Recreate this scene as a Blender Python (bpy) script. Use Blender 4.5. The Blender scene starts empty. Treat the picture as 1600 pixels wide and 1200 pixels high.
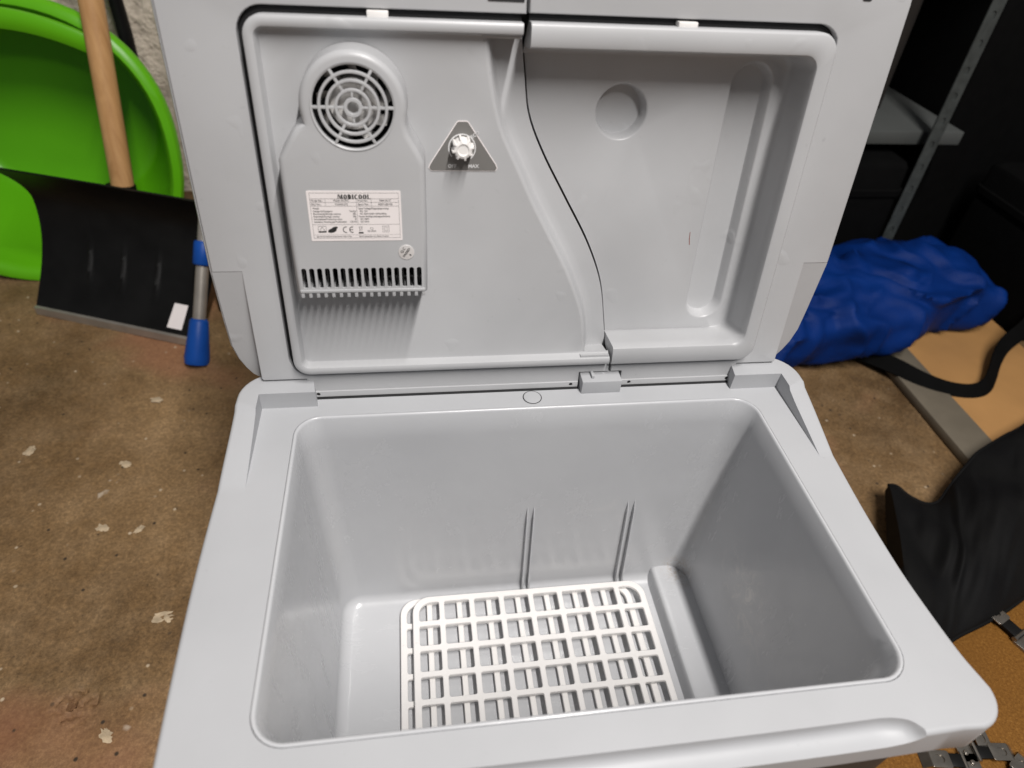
import bpy, bmesh, math, random
from mathutils import Vector, Matrix, noise
random.seed(4)
S = bpy.context.scene
COL = S.collection
R = math.radians
pi = math.pi

# ------------------------------------------------------------------ camera
cd = bpy.data.cameras.new('camera'); cam = bpy.data.objects.new('camera', cd); COL.objects.link(cam)
RX = Vector((0.98955, -0.13022, 0.06190)); DN = Vector((-0.03922, -0.65623, -0.75354)); FW = Vector((0.13875, 0.74324, -0.65448))
m = Matrix((RX, -DN, -FW)).transposed().to_4x4(); m.translation = Vector((-0.10129, -0.16349, 0.40153))
cam.matrix_world = m
cd.sensor_width = 36; cd.lens = 23.743; cd.clip_start = 0.01; cd.clip_end = 60
cd.dof.use_dof = True; cd.dof.focus_distance = 0.61; cd.dof.aperture_fstop = 5.4
S.camera = cam

# ------------------------------------------------------------------ world, lamp, exposure
W = bpy.data.worlds.new('World'); S.world = W; W.use_nodes = True
bg = W.node_tree.nodes['Background']; bg.inputs[0].default_value = (0.95, 0.96, 1.0, 1); bg.inputs[1].default_value = 0.155
def tube_lamp(loc, rot, energy):      # a fluorescent tube under the garage ceiling
    ld = bpy.data.lights.new('ceiling_tube_lamp', 'AREA'); ld.shape = 'RECTANGLE'; ld.size = 0.075; ld.size_y = 1.6
    ld.energy = energy; ld.color = (1.0, 0.965, 0.935)
    o = bpy.data.objects.new('ceiling_tube_lamp', ld); COL.objects.link(o); o.location = loc; o.rotation_euler = rot
tube_lamp((0.41, -0.88, 2.25), (R(12), R(7), 0), 94)
S.view_settings.view_transform = 'Standard'; S.view_settings.look = 'None'
S.view_settings.exposure = 0.0; S.view_settings.gamma = 1.0

# ------------------------------------------------------------------ materials
def new_mat(name):
    mt = bpy.data.materials.new(name); mt.use_nodes = True
    nt = mt.node_tree; return mt, nt, nt.nodes['Principled BSDF']
def nd(nt, t, **kw):
    n = nt.nodes.new(t)
    for k, v in kw.items():
        if k in n.inputs.keys(): n.inputs[k].default_value = v
        else: setattr(n, k, v)
    return n
def ramp(nt, fac, stops):
    r = nt.nodes.new('ShaderNodeValToRGB'); e = r.color_ramp.elements
    while len(e) < len(stops): e.new(0.5)
    for q, (p, c) in zip(e, stops):
        q.position = p; q.color = (c[0], c[1], c[2], 1) if not isinstance(c, (int, float)) else (c, c, c, 1)
    nt.links.new(fac, r.inputs[0]); return r.outputs[0]
def coords(nt, obj=False):
    return nt.nodes.new('ShaderNodeTexCoord').outputs['Object']
def mix(nt, fac, a, b, mode='MIX'):
    n = nt.nodes.new('ShaderNodeMix'); n.data_type = 'RGBA'; n.blend_type = mode
    for sock, v in ((n.inputs[0], fac), (n.inputs[6], a), (n.inputs[7], b)):
        if hasattr(v, 'node'): nt.links.new(v, sock)
        elif isinstance(v, (int, float)): sock.default_value = v
        else: sock.default_value = (*v, 1)
    return n.outputs[2]
def bumped(nt, bs, height, dist, strength=1.0):
    b = nt.nodes.new('ShaderNodeBump'); b.inputs['Distance'].default_value = dist; b.inputs['Strength'].default_value = strength
    nt.links.new(height, b.inputs['Height']); nt.links.new(b.outputs[0], bs.inputs['Normal'])
def plastic(name, col, rough=0.38, grain=1400, gd=0.00004, dirt=0.06, spec=0.5, sink=0.0):
    mt, nt, bs = new_mat(name); co = coords(nt)
    n1 = nd(nt, 'ShaderNodeTexNoise', Scale=9.0, Detail=5.0); nt.links.new(co, n1.inputs['Vector'])
    n2 = nd(nt, 'ShaderNodeTexNoise', Scale=160.0, Detail=4.0); nt.links.new(co, n2.inputs['Vector'])
    d = tuple(c * (1 - dirt * 1.6) for c in col); l = tuple(min(1, c * (1 + dirt * .5)) for c in col)
    c1 = ramp(nt, n1.outputs['Fac'], [(0.3, d), (0.62, l)])
    sp = ramp(nt, n2.outputs['Fac'], [(0.70, 0.0), (0.80, 0.25)])
    nt.links.new(mix(nt, sp, c1, tuple(c * .55 for c in col)), bs.inputs['Base Color'])
    rr = ramp(nt, n1.outputs['Fac'], [(0.3, rough + .07), (0.7, rough - .05)]); nt.links.new(rr, bs.inputs['Roughness'])
    bs.inputs['Specular IOR Level'].default_value = spec
    g = nd(nt, 'ShaderNodeTexNoise', Scale=float(grain), Detail=2.0); nt.links.new(co, g.inputs['Vector'])
    sk = nd(nt, 'ShaderNodeTexNoise', Scale=46.0, Detail=1.0); nt.links.new(co, sk.inputs['Vector'])
    b1 = nt.nodes.new('ShaderNodeBump'); b1.inputs['Distance'].default_value = sink; nt.links.new(ramp(nt, sk.outputs['Fac'], [(0.69, 0.0), (0.80, 1.0)]), b1.inputs['Height'])
    bumped(nt, bs, g.outputs['Fac'], gd)
    bn = bs.inputs['Normal'].links[0].from_node; nt.links.new(b1.outputs[0], bn.inputs['Normal'])
    return mt
def plain(name, col, rough=0.5, metal=0.0, var=0.15, scale=40.0):
    mt, nt, bs = new_mat(name); co = coords(nt)
    n1 = nd(nt, 'ShaderNodeTexNoise', Scale=scale, Detail=4.0); nt.links.new(co, n1.inputs['Vector'])
    nt.links.new(ramp(nt, n1.outputs['Fac'], [(0.3, tuple(c * (1 - var) for c in col)), (0.7, tuple(min(1, c * (1 + var)) for c in col))]), bs.inputs['Base Color'])
    bs.inputs['Roughness'].default_value = rough; bs.inputs['Metallic'].default_value = metal
    return mt
M = {}
M['shell'] = plastic('light_grey_plastic', (0.418, 0.425, 0.439), 0.52, 1700, 0.00004, 0.04)
M['lid'] = plastic('lid_grey_plastic', (0.430, 0.434, 0.443), 0.36, 1500, 0.00003, 0.05, 0.5, 0.00028)
M['white'] = plastic('white_plastic', (0.80, 0.78, 0.76), 0.35, 900, 0.00003, 0.03)
M['char'] = plastic('charcoal_plastic', (0.045, 0.045, 0.045), 0.5, 900, 0.00008, 0.08)
M['gasket'] = plain('black_rubber', (0.008, 0.008, 0.009), 0.6)
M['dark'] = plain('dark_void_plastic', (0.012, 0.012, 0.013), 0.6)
M['sink'] = plain('aluminium_fins', (0.10, 0.10, 0.10), 0.45, 0.3)
M['dial'] = plain('grey_printed_plate', (0.165, 0.160, 0.152), 0.4, var=0.05)
M['ink'] = plain('black_ink', (0.02, 0.02, 0.02), 0.6)
M['wink'] = plain('pale_ink', (0.62, 0.62, 0.62), 0.6)
M['paper'] = plain('label_paper', (0.80, 0.75, 0.74), 0.45, var=0.02)
M['silver'] = plain('silver_sticker', (0.72, 0.70, 0.69), 0.3, 0.25, var=0.05)
M['steel'] = plain('zinc_steel', (0.30, 0.275, 0.24), 0.28, 0.9, 0.2, 60)
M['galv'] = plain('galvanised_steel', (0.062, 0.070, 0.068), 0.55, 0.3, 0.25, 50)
M['rust'] = plain('red_brown_mark', (0.25, 0.07, 0.05), 0.6)

def tub_mat():
    mt, nt, bs = new_mat('tub_grey_plastic'); co = coords(nt)
    n1 = nd(nt, 'ShaderNodeTexNoise', Scale=6.0, Detail=6.0); nt.links.new(co, n1.inputs['Vector'])
    base = ramp(nt, n1.outputs['Fac'], [(0.3, (0.465, 0.472, 0.488)), (0.7, (0.505, 0.512, 0.525))])
    mp = nd(nt, 'ShaderNodeMapping'); mp.inputs['Scale'].default_value = (14, 34, 9); mp.inputs['Rotation'].default_value = (0.9, 0.3, 0.2)
    nt.links.new(co, mp.inputs[0])
    n2 = nd(nt, 'ShaderNodeTexNoise', Scale=1.0, Detail=6.0, Roughness=0.7); nt.links.new(mp.outputs[0], n2.inputs['Vector'])
    scuff = ramp(nt, n2.outputs['Fac'], [(0.60, 0.0), (0.85, 0.12)])
    c = mix(nt, scuff, base, (0.66, 0.64, 0.60))
    def spot(px, py, pz, rad, sc, lo, hi, amt, col, c):
        vm = nd(nt, 'ShaderNodeVectorMath', operation='DISTANCE'); nt.links.new(geo.outputs['Position'], vm.inputs[0]); vm.inputs[1].default_value = (px, py, pz)
        fall = ramp(nt, vm.outputs['Value'], [(rad * .3, 1.0), (rad, 0.0)])
        nn = nd(nt, 'ShaderNodeTexNoise', Scale=sc, Detail=6.0, Roughness=0.7, Distortion=1.2); nt.links.new(geo.outputs['Position'], nn.inputs['Vector'])
        k = nd(nt, 'ShaderNodeMath', operation='MULTIPLY'); nt.links.new(fall, k.inputs[0]); nt.links.new(ramp(nt, nn.outputs['Fac'], [(lo, 0.0), (hi, amt)]), k.inputs[1])
        return mix(nt, k.outputs[0], c, col)
    geo = nt.nodes.new('ShaderNodeNewGeometry')
    c = spot(.192, .150, -.150, .055, 70, .50, .68, .55, (0.72, 0.70, 0.66), c)      # rubbed patch on the right wall
    c = spot(.190, .100, -.190, .06, 45, .55, .75, .30, (0.70, 0.68, 0.64), c)
    c = spot(.185, .243, -.247, .028, 160, .48, .62, .75, (0.33, 0.27, 0.21), c)     # dirt in the far corner of the ledge
    c = spot(-.194, .070, -.080, .10, 30, .55, .75, .25, (0.66, 0.66, 0.64), c)
    c = spot(.05, .252, -.12, .13, 22, .58, .75, .20, (0.62, 0.61, 0.58), c)
    nt.links.new(c, bs.inputs['Base Color'])
    nt.links.new(ramp(nt, n2.outputs['Fac'], [(0.3, 0.17), (0.75, 0.34)]), bs.inputs['Roughness'])
    n3 = nd(nt, 'ShaderNodeTexNoise', Scale=14.0, Detail=2.0); nt.links.new(co, n3.inputs['Vector'])
    bumped(nt, bs, n3.outputs['Fac'], 0.0012)
    return mt
M['tub'] = tub_mat()

def concrete():
    mt, nt, bs = new_mat('brown_concrete'); co = coords(nt)
    big = nd(nt, 'ShaderNodeTexNoise', Scale=2.6, Detail=8.0, Roughness=0.62); nt.links.new(co, big.inputs['Vector'])
    med = nd(nt, 'ShaderNodeTexNoise', Scale=17.0, Detail=8.0, Roughness=0.7); nt.links.new(co, med.inputs['Vector'])
    fin = nd(nt, 'ShaderNodeTexNoise', Scale=240.0, Detail=4.0, Roughness=0.8); nt.links.new(co, fin.inputs['Vector'])
    c = ramp(nt, big.outputs['Fac'], [(0.30, (0.070, 0.040, 0.017)), (0.48, (0.155, 0.092, 0.040)), (0.70, (0.285, 0.182, 0.088))])
    c = mix(nt, ramp(nt, med.outputs['Fac'], [(0.42, 0.0), (0.75, 0.45)]), c, (0.30, 0.205, 0.115))
    c = mix(nt, ramp(nt, med.outputs['Fac'], [(0.25, 0.5), (0.42, 0.0)]), c, (0.075, 0.05, 0.03))
    g2 = nd(nt, 'ShaderNodeTexNoise', Scale=75.0, Detail=6.0, Roughness=0.75); nt.links.new(co, g2.inputs['Vector'])
    c = mix(nt, 0.22, c, ramp(nt, g2.outputs['Fac'], [(0.28, 0.16), (0.5, 0.50), (0.72, 0.84)]), 'OVERLAY')
    c = mix(nt, 0.50, c, ramp(nt, fin.outputs['Fac'], [(0.30, 0.10), (0.5, 0.48), (0.64, 0.86), (0.72, 1.0)]), 'OVERLAY')
    v = nd(nt, 'ShaderNodeTexVoronoi', Scale=13.0); 
    dn = nd(nt, 'ShaderNodeTexNoise', Scale=30.0, Detail=3.0); nt.links.new(co, dn.inputs['Vector'])
    wv = mix(nt, 0.09, co, dn.outputs['Color']); nt.links.new(wv, v.inputs['Vector'])
    fleck = ramp(nt, v.outputs['Distance'], [(0.06, 0.6), (0.13, 0.0)])
    rnd = ramp(nt, v.outputs['Color'], [(0.60, 0.0), (0.66, 1.0)])
    fm = nd(nt, 'ShaderNodeMath', operation='MULTIPLY'); nt.links.new(fleck, fm.inputs[0]); nt.links.new(rnd, fm.inputs[1])
    c = mix(nt, fm.outputs[0], c, (0.52, 0.45, 0.36))
    red = nd(nt, 'ShaderNodeTexNoise', Scale=4.3, Detail=2.0); nt.links.new(co, red.inputs['Vector'])
    c = mix(nt, ramp(nt, red.outputs['Fac'], [(0.62, 0.0), (0.75, 0.5)]), c, (0.26, 0.10, 0.055))
    nt.links.new(c, bs.inputs['Base Color'])
    sp = nd(nt, 'ShaderNodeTexVoronoi', Scale=85.0); nt.links.new(co, sp.inputs['Vector'])
    s1 = ramp(nt, sp.outputs['Distance'], [(0.12, 1.0), (0.24, 0.0)]); s2 = ramp(nt, sp.outputs['Color'], [(0.80, 0.0), (0.84, 1.0)]); s3 = ramp(nt, sp.outputs['Color'], [(0.16, 1.0), (0.20, 0.0)])
    k1 = nd(nt, 'ShaderNodeMath', operation='MULTIPLY'); nt.links.new(s1, k1.inputs[0]); nt.links.new(s2, k1.inputs[1]); c = mix(nt, k1.outputs[0], c, (0.46, 0.37, 0.26))
    k2 = nd(nt, 'ShaderNodeMath', operation='MULTIPLY'); nt.links.new(s1, k2.inputs[0]); nt.links.new(s3, k2.inputs[1]); c = mix(nt, k2.outputs[0], c, (0.04, 0.028, 0.018))
    nt.links.new(c, bs.inputs['Base Color'])
    nt.links.new(ramp(nt, big.outputs['Fac'], [(0.3, 0.55), (0.7, 0.85)]), bs.inputs['Roughness'])
    h = mix(nt, 0.25, med.outputs['Fac'], fin.outputs['Fac'])
    bumped(nt, bs, h, 0.0022)
    return mt
M['floor'] = concrete()
def wallmat():
    mt, nt, bs = new_mat('rough_plaster'); co = coords(nt)
    n = nd(nt, 'ShaderNodeTexNoise', Scale=26.0, Detail=6.0, Roughness=0.6); nt.links.new(co, n.inputs['Vector'])
    b = nd(nt, 'ShaderNodeTexNoise', Scale=3.0, Detail=4.0); nt.links.new(co, b.inputs['Vector'])
    c = ramp(nt, b.outputs['Fac'], [(0.3, (0.62, 0.53, 0.43)), (0.7, (0.78, 0.69, 0.58))])
    c = mix(nt, ramp(nt, n.outputs['Fac'], [(0.3, 0.6), (0.5, 0.0)]), c, (0.22, 0.18, 0.14))
    nt.links.new(c, bs.inputs['Base Color']); bs.inputs['Roughness'].default_value = 0.9
    bumped(nt, bs, n.outputs['Fac'], 0.02)
    return mt
M['wall'] = wallmat()
def woodmat(name, a, b, sc=(60, 60, 4)):
    mt, nt, bs = new_mat(name); co = coords(nt)
    mp = nd(nt, 'ShaderNodeMapping'); mp.inputs['Scale'].default_value = sc; nt.links.new(co, mp.inputs[0])
    n = nd(nt, 'ShaderNodeTexNoise', Scale=1.0, Detail=6.0, Roughness=0.6, Distortion=0.6); nt.links.new(mp.outputs[0], n.inputs['Vector'])
    nt.links.new(ramp(nt, n.outputs['Fac'], [(0.3, a), (0.7, b)]), bs.inputs['Base Color']); bs.inputs['Roughness'].default_value = 0.5
    return mt
M['pole'] = woodmat('pale_wood', (0.42, 0.22, 0.085), (0.60, 0.35, 0.15))
def board():
    mt, nt, bs = new_mat('brown_fibreboard'); co = coords(nt)
    n = nd(nt, 'ShaderNodeTexNoise', Scale=330.0, Detail=5.0, Roughness=0.75); nt.links.new(co, n.inputs['Vector'])
    b = nd(nt, 'ShaderNodeTexNoise', Scale=7.0, Detail=4.0); nt.links.new(co, b.inputs['Vector'])
    c = ramp(nt, n.outputs['Fac'], [(0.28, (0.105, 0.042, 0.007)), (0.55, (0.20, 0.088, 0.016)), (0.78, (0.34, 0.175, 0.045))])
    c = mix(nt, ramp(nt, b.outputs['Fac'], [(0.35, 0.35), (0.6, 0.0)]), c, (0.13, 0.056, 0.011))
    nt.links.new(c, bs.inputs['Base Color']); bs.inputs['Roughness'].default_value = 0.62
    bumped(nt, bs, n.outputs['Fac'], 0.0006)
    return mt
M['board'] = board()
M['tan'] = plain('tan_board', (0.40, 0.215, 0.08), 0.55, var=0.12, scale=8)
M['strip'] = plain('grey_brown_edge', (0.13, 0.11, 0.08), 0.6, var=0.15, scale=14)
M['green'] = plain('green_plastic', (0.105, 0.40, 0.006), 0.33, var=0.08, scale=4)
M['blackp'] = plain('black_blade_plastic', (0.006, 0.006, 0.006), 0.45, var=0.3, scale=20)
M['alu'] = plain('grey_aluminium', (0.40, 0.37, 0.33), 0.4, 0.6, 0.1)
M['bluep'] = plain('blue_plastic', (0.005, 0.06, 0.30), 0.45, var=0.1)
def cloth(name, a, b, sc, rough=0.75, wr=0.004, crease=7.0):
    mt, nt, bs = new_mat(name); co = coords(nt)
    n = nd(nt, 'ShaderNodeTexNoise', Scale=sc, Detail=5.0); nt.links.new(co, n.inputs['Vector'])
    f = nd(nt, 'ShaderNodeTexNoise', Scale=900.0, Detail=2.0); nt.links.new(co, f.inputs['Vector'])
    nt.links.new(ramp(nt, n.outputs['Fac'], [(0.3, a), (0.7, b)]), bs.inputs['Base Color']); bs.inputs['Roughness'].default_value = rough
    mp = nd(nt, 'ShaderNodeMapping'); mp.inputs['Scale'].default_value = (1.0, 2.2, 1.6); mp.inputs['Rotation'].default_value = (0.2, 0.3, 0.7); nt.links.new(co, mp.inputs[0])
    rg = nd(nt, 'ShaderNodeTexNoise', Scale=crease, Detail=5.0, Roughness=0.55, Distortion=0.5); rg.noise_type = 'RIDGED_MULTIFRACTAL'; nt.links.new(mp.outputs[0], rg.inputs['Vector'])
    h = mix(nt, 0.85, mix(nt, 0.12, n.outputs['Fac'], f.outputs['Fac']), rg.outputs['Fac']); bumped(nt, bs, h, wr)
    return mt
M['blue'] = cloth('blue_nylon', (0.0003, 0.017, 0.115), (0.0006, 0.025, 0.16), 13, 0.55, 0.035, 5.0)
M['black'] = cloth('black_nylon', (0.003, 0.003, 0.0035), (0.006, 0.006, 0.006), 16, 0.7, 0.004, 6.0)
M['vblack'] = plain('matt_black', (0.003, 0.003, 0.003), 0.8)
for k in ('vblack', 'blackp'): M[k].node_tree.nodes['Principled BSDF'].inputs['Specular IOR Level'].default_value = 0.06 if k == 'vblack' else 0.16
M['black'].node_tree.nodes['Principled BSDF'].inputs['Specular IOR Level'].default_value = 0.12
for k, v in (('green', .3), ('blue', .15), ('board', .15), ('tan', .2), ('floor', .25), ('bluep', .25)): M[k].node_tree.nodes['Principled BSDF'].inputs['Specular IOR Level'].default_value = v
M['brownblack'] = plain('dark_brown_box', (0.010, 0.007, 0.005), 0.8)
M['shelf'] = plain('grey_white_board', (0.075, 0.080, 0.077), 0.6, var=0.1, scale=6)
M['crumb'] = plain('pale_plaster_crumb', (0.42, 0.33, 0.22), 0.9, var=0.3, scale=80)

# ------------------------------------------------------------------ mesh helpers
def finish(name, bm, mat, parent=None, smooth=40, origin=None, pmat=None):
    bmesh.ops.remove_doubles(bm, verts=bm.verts, dist=1e-6)
    bmesh.ops.recalc_face_normals(bm, faces=bm.faces)
    me = bpy.data.meshes.new(name); bm.to_mesh(me); bm.free()
    mats = mat if isinstance(mat, (list, tuple)) else [mat]
    for q in mats: me.materials.append(q)
    if smooth:
        me.shade_smooth(); me.set_sharp_from_angle(angle=R(smooth))
    o = bpy.data.objects.new(name, me); COL.objects.link(o)
    if parent is not None:
        o.parent = parent; o.matrix_parent_inverse = parent_world(parent).inverted()
    elif origin is not None:
        v = Vector(origin); me.transform(Matrix.Translation(-v)); o.location = v
    return o
def parent_world(o):
    mt = Matrix.Translation(o.location)
    if o.parent: mt = parent_world(o.parent) @ o.matrix_parent_inverse @ mt
    return mt
def thing(name, loc, label, cat, group=None):
    o = bpy.data.objects.new(name, None); COL.objects.link(o); o.location = loc; o.empty_display_size = 0.05
    return tag(o, label, cat, group)
def tag(o, label, cat, group=None):
    o['label'] = label; o['category'] = cat
    if group: o['group'] = group
    return o
ID = lambda a, b, c: Vector((a, b, c))
def loft(bm, loops, closed=True, cap0=False, cap1=False):
    vs = [[bm.verts.new(p) for p in lp] for lp in loops]
    n = len(loops[0])
    for a, b in zip(vs, vs[1:]):
        for i in range(n if closed else n - 1):
            j = (i + 1) % n
            q = [a[i], a[j], b[j], b[i]]
            try: bm.faces.new(q)
            except ValueError: pass
    for flag, lp in ((cap0, vs[0]), (cap1, vs[-1])):
        if flag: bm.faces.new(lp)
    return vs
def fill2d(bm, outline, holes, tf):
    """triangulated flat region with holes; outline and holes are lists of (a,b); tf maps them to 3D"""
    t = bmesh.new(); es = []
    for lp in [outline] + list(holes):
        v = [t.verts.new((p[0], p[1], 0)) for p in lp]
        for i in range(len(v)): es.append(t.edges.new((v[i], v[(i + 1) % len(v)])))
    bmesh.ops.triangle_fill(t, edges=es, use_beauty=True, use_dissolve=False, normal=(0, 0, 1))
    mp = {}
    for f in t.faces:
        q = []
        for v in f.verts:
            if v not in mp: mp[v] = bm.verts.new(tf(v.co.x, v.co.y))
            q.append(mp[v])
        bm.faces.new(q)
    t.free()
def offs(pts, d, closed=True):
    """offset a 2D polyline to its left by d (counter-clockwise loops: inward)"""
    n = len(pts); out = []
    for i in range(n):
        p = Vector(pts[i][:2])
        a = Vector(pts[i - 1][:2]) if (closed or i > 0) else None
        b = Vector(pts[(i + 1) % n][:2]) if (closed or i < n - 1) else None
        ns = []
        for s, e in ((a, p), (p, b)):
            if s is None or e is None: continue
            t = e - s
            if t.length < 1e-9: continue
            t.normalize(); ns.append(Vector((-t.y, t.x)))
        nn = sum(ns, Vector((0, 0)))
        if nn.length < 1e-6: nn = ns[0].copy()
        nn.normalize(); c = max(0.5, nn.dot(ns[0]))
        q = p + nn * (d / c); out.append((q.x, q.y))
    return out
def rrect(x0, x1, y0, y1, r, n=7):
    out = []
    for cx, cy, a0 in ((x1 - r, y0 + r, -90), (x1 - r, y1 - r, 0), (x0 + r, y1 - r, 90), (x0 + r, y0 + r, 180)):
        for i in range(n + 1):
            a = R(a0 + 90 * i / n); out.append((cx + r * math.cos(a), cy + r * math.sin(a)))
    return out
def circ(cx, cy, r, n=40, a0=0): return [(cx + r * math.cos(R(a0) + 2 * pi * i / n), cy + r * math.sin(R(a0) + 2 * pi * i / n)) for i in range(n)]
def obround(cx, y0, y1, r, n=10):
    out = [(cx + r * math.cos(R(180 * i / n)), y1 - r + r * math.sin(R(180 * i / n))) for i in range(n + 1)]
    out += [(cx - r * math.cos(R(180 * i / n)), y0 + r - r * math.sin(R(180 * i / n))) for i in range(n + 1)]
    return out
def prism(bm, outline, w1, w0, tf, r=0.0, holes=(), hole_depth=None, bottom=False):
    """outline counter-clockwise; top at w1 with edge radius r, walls down to w0"""
    loops = [[tf(p[0], p[1], w0) for p in outline]]
    if r > 0:
        for k in range(5):
            a = R(90 * k / 4); lp = offs(outline, r * (1 - math.cos(a)))
            loops.append([tf(p[0], p[1], w1 - r + r * math.sin(a)) for p in lp])
        top = offs(outline, r)
    else:
        loops.append([tf(p[0], p[1], w1) for p in outline]); top = outline
    loft(bm, loops)
    fill2d(bm, top, holes, lambda a, b: tf(a, b, w1))
    for h in holes:
        loft(bm, [[tf(p[0], p[1], w1) for p in h], [tf(p[0], p[1], w1 - (hole_depth or 0.002)) for p in h]])
    if bottom: fill2d(bm, outline, (), lambda a, b: tf(a, b, w0))
def box(bm, x0, x1, y0, y1, z0, z1, tf=ID, bev=0.0):
    v = [bm.verts.new(tf(*p)) for p in ((x0, y0, z0), (x1, y0, z0), (x1, y1, z0), (x0, y1, z0), (x0, y0, z1), (x1, y0, z1), (x1, y1, z1), (x0, y1, z1))]
    fs = [bm.faces.new([v[i] for i in f]) for f in ((0, 3, 2, 1), (4, 5, 6, 7), (0, 1, 5, 4), (1, 2, 6, 5), (2, 3, 7, 6), (3, 0, 4, 7))]
    if bev > 0:
        es = list({e for f in fs for e in f.edges})
        bmesh.ops.bevel(bm, geom=es, offset=bev, segments=2, affect='EDGES', profile=0.5)
def tube(bm, pts, rad, n=14, caps=True):
    pts = [Vector(p) for p in pts]; rings = []
    for i, p in enumerate(pts):
        t = (pts[min(i + 1, len(pts) - 1)] - pts[max(i - 1, 0)]).normalized()
        u = t.cross(Vector((0, 0, 1)));  u = u if u.length > 0.05 else t.cross(Vector((1, 0, 0))); u.normalize(); v = t.cross(u)
        rr = rad[i] if isinstance(rad, (list, tuple)) else rad
        rings.append([p + rr * (math.cos(2 * pi * k / n) * u + math.sin(2 * pi * k / n) * v) for k in range(n)])
    loft(bm, rings, True, caps, caps)
def interp(tab, x):
    if x <= tab[0][0]: return tab[0][1]
    for (a, va), (b, vb) in zip(tab, tab[1:]):
        if x <= b: return va + (vb - va) * (x - a) / (b - a)
    return tab[-1][1]
def smooth_tab(tab, x):
    """Catmull-Rom through a table"""
    if x <= tab[0][0]: return tab[0][1]
    if x >= tab[-1][0]: return tab[-1][1]
    for i in range(len(tab) - 1):
        a, b = tab[i], tab[i + 1]
        if x <= b[0]:
            p0 = tab[max(i - 1, 0)]; p3 = tab[min(i + 2, len(tab) - 1)]; h = b[0] - a[0]; t = (x - a[0]) / h
            m0 = (b[1] - p0[1]) / max(1e-6, b[0] - p0[0]) * h; m1 = (p3[1] - a[1]) / max(1e-6, p3[0] - a[0]) * h
            return (2*t**3 - 3*t**2 + 1)*a[1] + (t**3 - 2*t**2 + t)*m0 + (-2*t**3 + 3*t**2)*b[1] + (t**3 - t**2)*m1
def text_bm(bm, s, size, tf, pos, rot=0.0, align='LEFT', bold=0.0, sx=1.0):
    cu = bpy.data.curves.new('lettering', 'FONT'); cu.body = s; cu.size = size; cu.align_x = align; cu.offset = bold; cu.resolution_u = 2
    ob = bpy.data.objects.new('lettering', cu); COL.objects.link(ob)
    dg = bpy.context.evaluated_depsgraph_get(); me = ob.evaluated_get(dg).to_mesh()
    ca, sa = math.cos(rot), math.sin(rot)
    vs = []
    for v in me.vertices:
        x, y = v.co.x * sx, v.co.y
        vs.append(bm.verts.new(tf(pos[0] + x * ca - y * sa, pos[1] + x * sa + y * ca)))
    for p in me.polygons:
        try: bm.faces.new([vs[i] for i in p.vertices])
        except ValueError: pass
    ob.evaluated_get(dg).to_mesh_clear(); bpy.data.objects.remove(ob); bpy.data.curves.remove(cu)

# ------------------------------------------------------------------ the setting
FZ = -0.36
def structure(name, bm, mat, origin=None):
    o = finish(name, bm, mat, None, 40, origin); o['kind'] = 'structure'; return o
bm = bmesh.new(); n = 60
PIT = [(-.476, .210, .021)]
xs = [-3 + 6 * i / 40 for i in range(41)]
def grid_axis(a, b, fa, fb, coarse, fine):
    out = []; x = a
    while x < b - 1e-6:
        out.append(x); x += fine if fa <= x < fb else coarse
    out.append(b); return out
gx = sorted(set([round(v, 4) for v in grid_axis(-4, 4, -1.0, -.2, .2, .012) + [-.505 + .0025 * k for k in range(24)]]))
gy = sorted(set([round(v, 4) for v in grid_axis(-3, 1.5, .0, 1.1, .15, .012) + [.183 + .0025 * k for k in range(22)]]))
vv = []
for y in gy:
    row = []
    for x in gx:
        z = FZ + 0.0022 * noise.noise(Vector((x * 9, y * 9, 0))) + 0.0015 * noise.noise(Vector((x * 40, y * 40, 3)))
        for px, py, pr in PIT:
            d = math.hypot(x - px, y - py) / pr
            if d < 1.3: z -= 0.010 * max(0, 1.3 - d) * max(0, .25 + 1.6 * noise.noise(Vector((x * 130, y * 130, 9))))
        row.append(bm.verts.new((x, y, z)))
    vv.append(row)
for a, b in zip(vv, vv[1:]):
    for i in range(len(gx) - 1): bm.faces.new((a[i], a[i + 1], b[i + 1], b[i]))
structure('floor', bm, M['floor'])
bm = bmesh.new(); box(bm, -4, 4, 1.45, 1.6, FZ - .05, 2.2)
structure('wall', bm, M['wall'])

# ------------------------------------------------------------------ COOL BOX
BOX = thing('cool_box', (0, 0.13, FZ), 'open light grey electric cool box with both lid halves raised, standing on the concrete floor', 'cool box')
OP = 0.200; OD = 0.259           # opening half width and depth
# --- rim -----------------------------------------------------------
HB = 0.0165
LEFT = [(-.036, -.2485), (0, -.2500), (.04, -.2515), (.11, -.2530), (.19, -.2520), (.25, -.2495), (.31, -.2480)]
RIGHT = [(-.036, .2485), (-.0145, .2478), (.01, .2432), (.05, .2400), (.08, .2392), (.13, .2410), (.19, .2455), (.25, .2490), (.31, .2500)]
FY, BY, RF, RB = -.0365, .302, .022, .030
outer = []
def arc(cx, cy, r, a0, a1, n=9): return [(cx + r * math.cos(R(a0 + (a1 - a0) * i / n)), cy + r * math.sin(R(a0 + (a1 - a0) * i / n))) for i in range(n + 1)]
fx = sorted(set([round(-.215 + .43 * i / 50, 5) for i in range(51)] + [.160, .164, .167, .170, .173, .176, .178, .180, .182, .184, .1855, .187] + [-.160, -.166, -.170, -.174, -.178, -.181, -.184, -.187]))
outer += [(x, FY + .004 * abs(x / .22) ** 3 * 0.6) for x in fx if -.218 < x < .217]
xr0 = smooth_tab(RIGHT, FY + RF)
outer += arc(xr0 - RF, FY + RF + .0015, RF, -84, 0)
for i in range(1, 60):
    y = FY + RF + (BY - RB - FY - RF) * i / 60; outer.append((smooth_tab(RIGHT, y), y))
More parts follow.
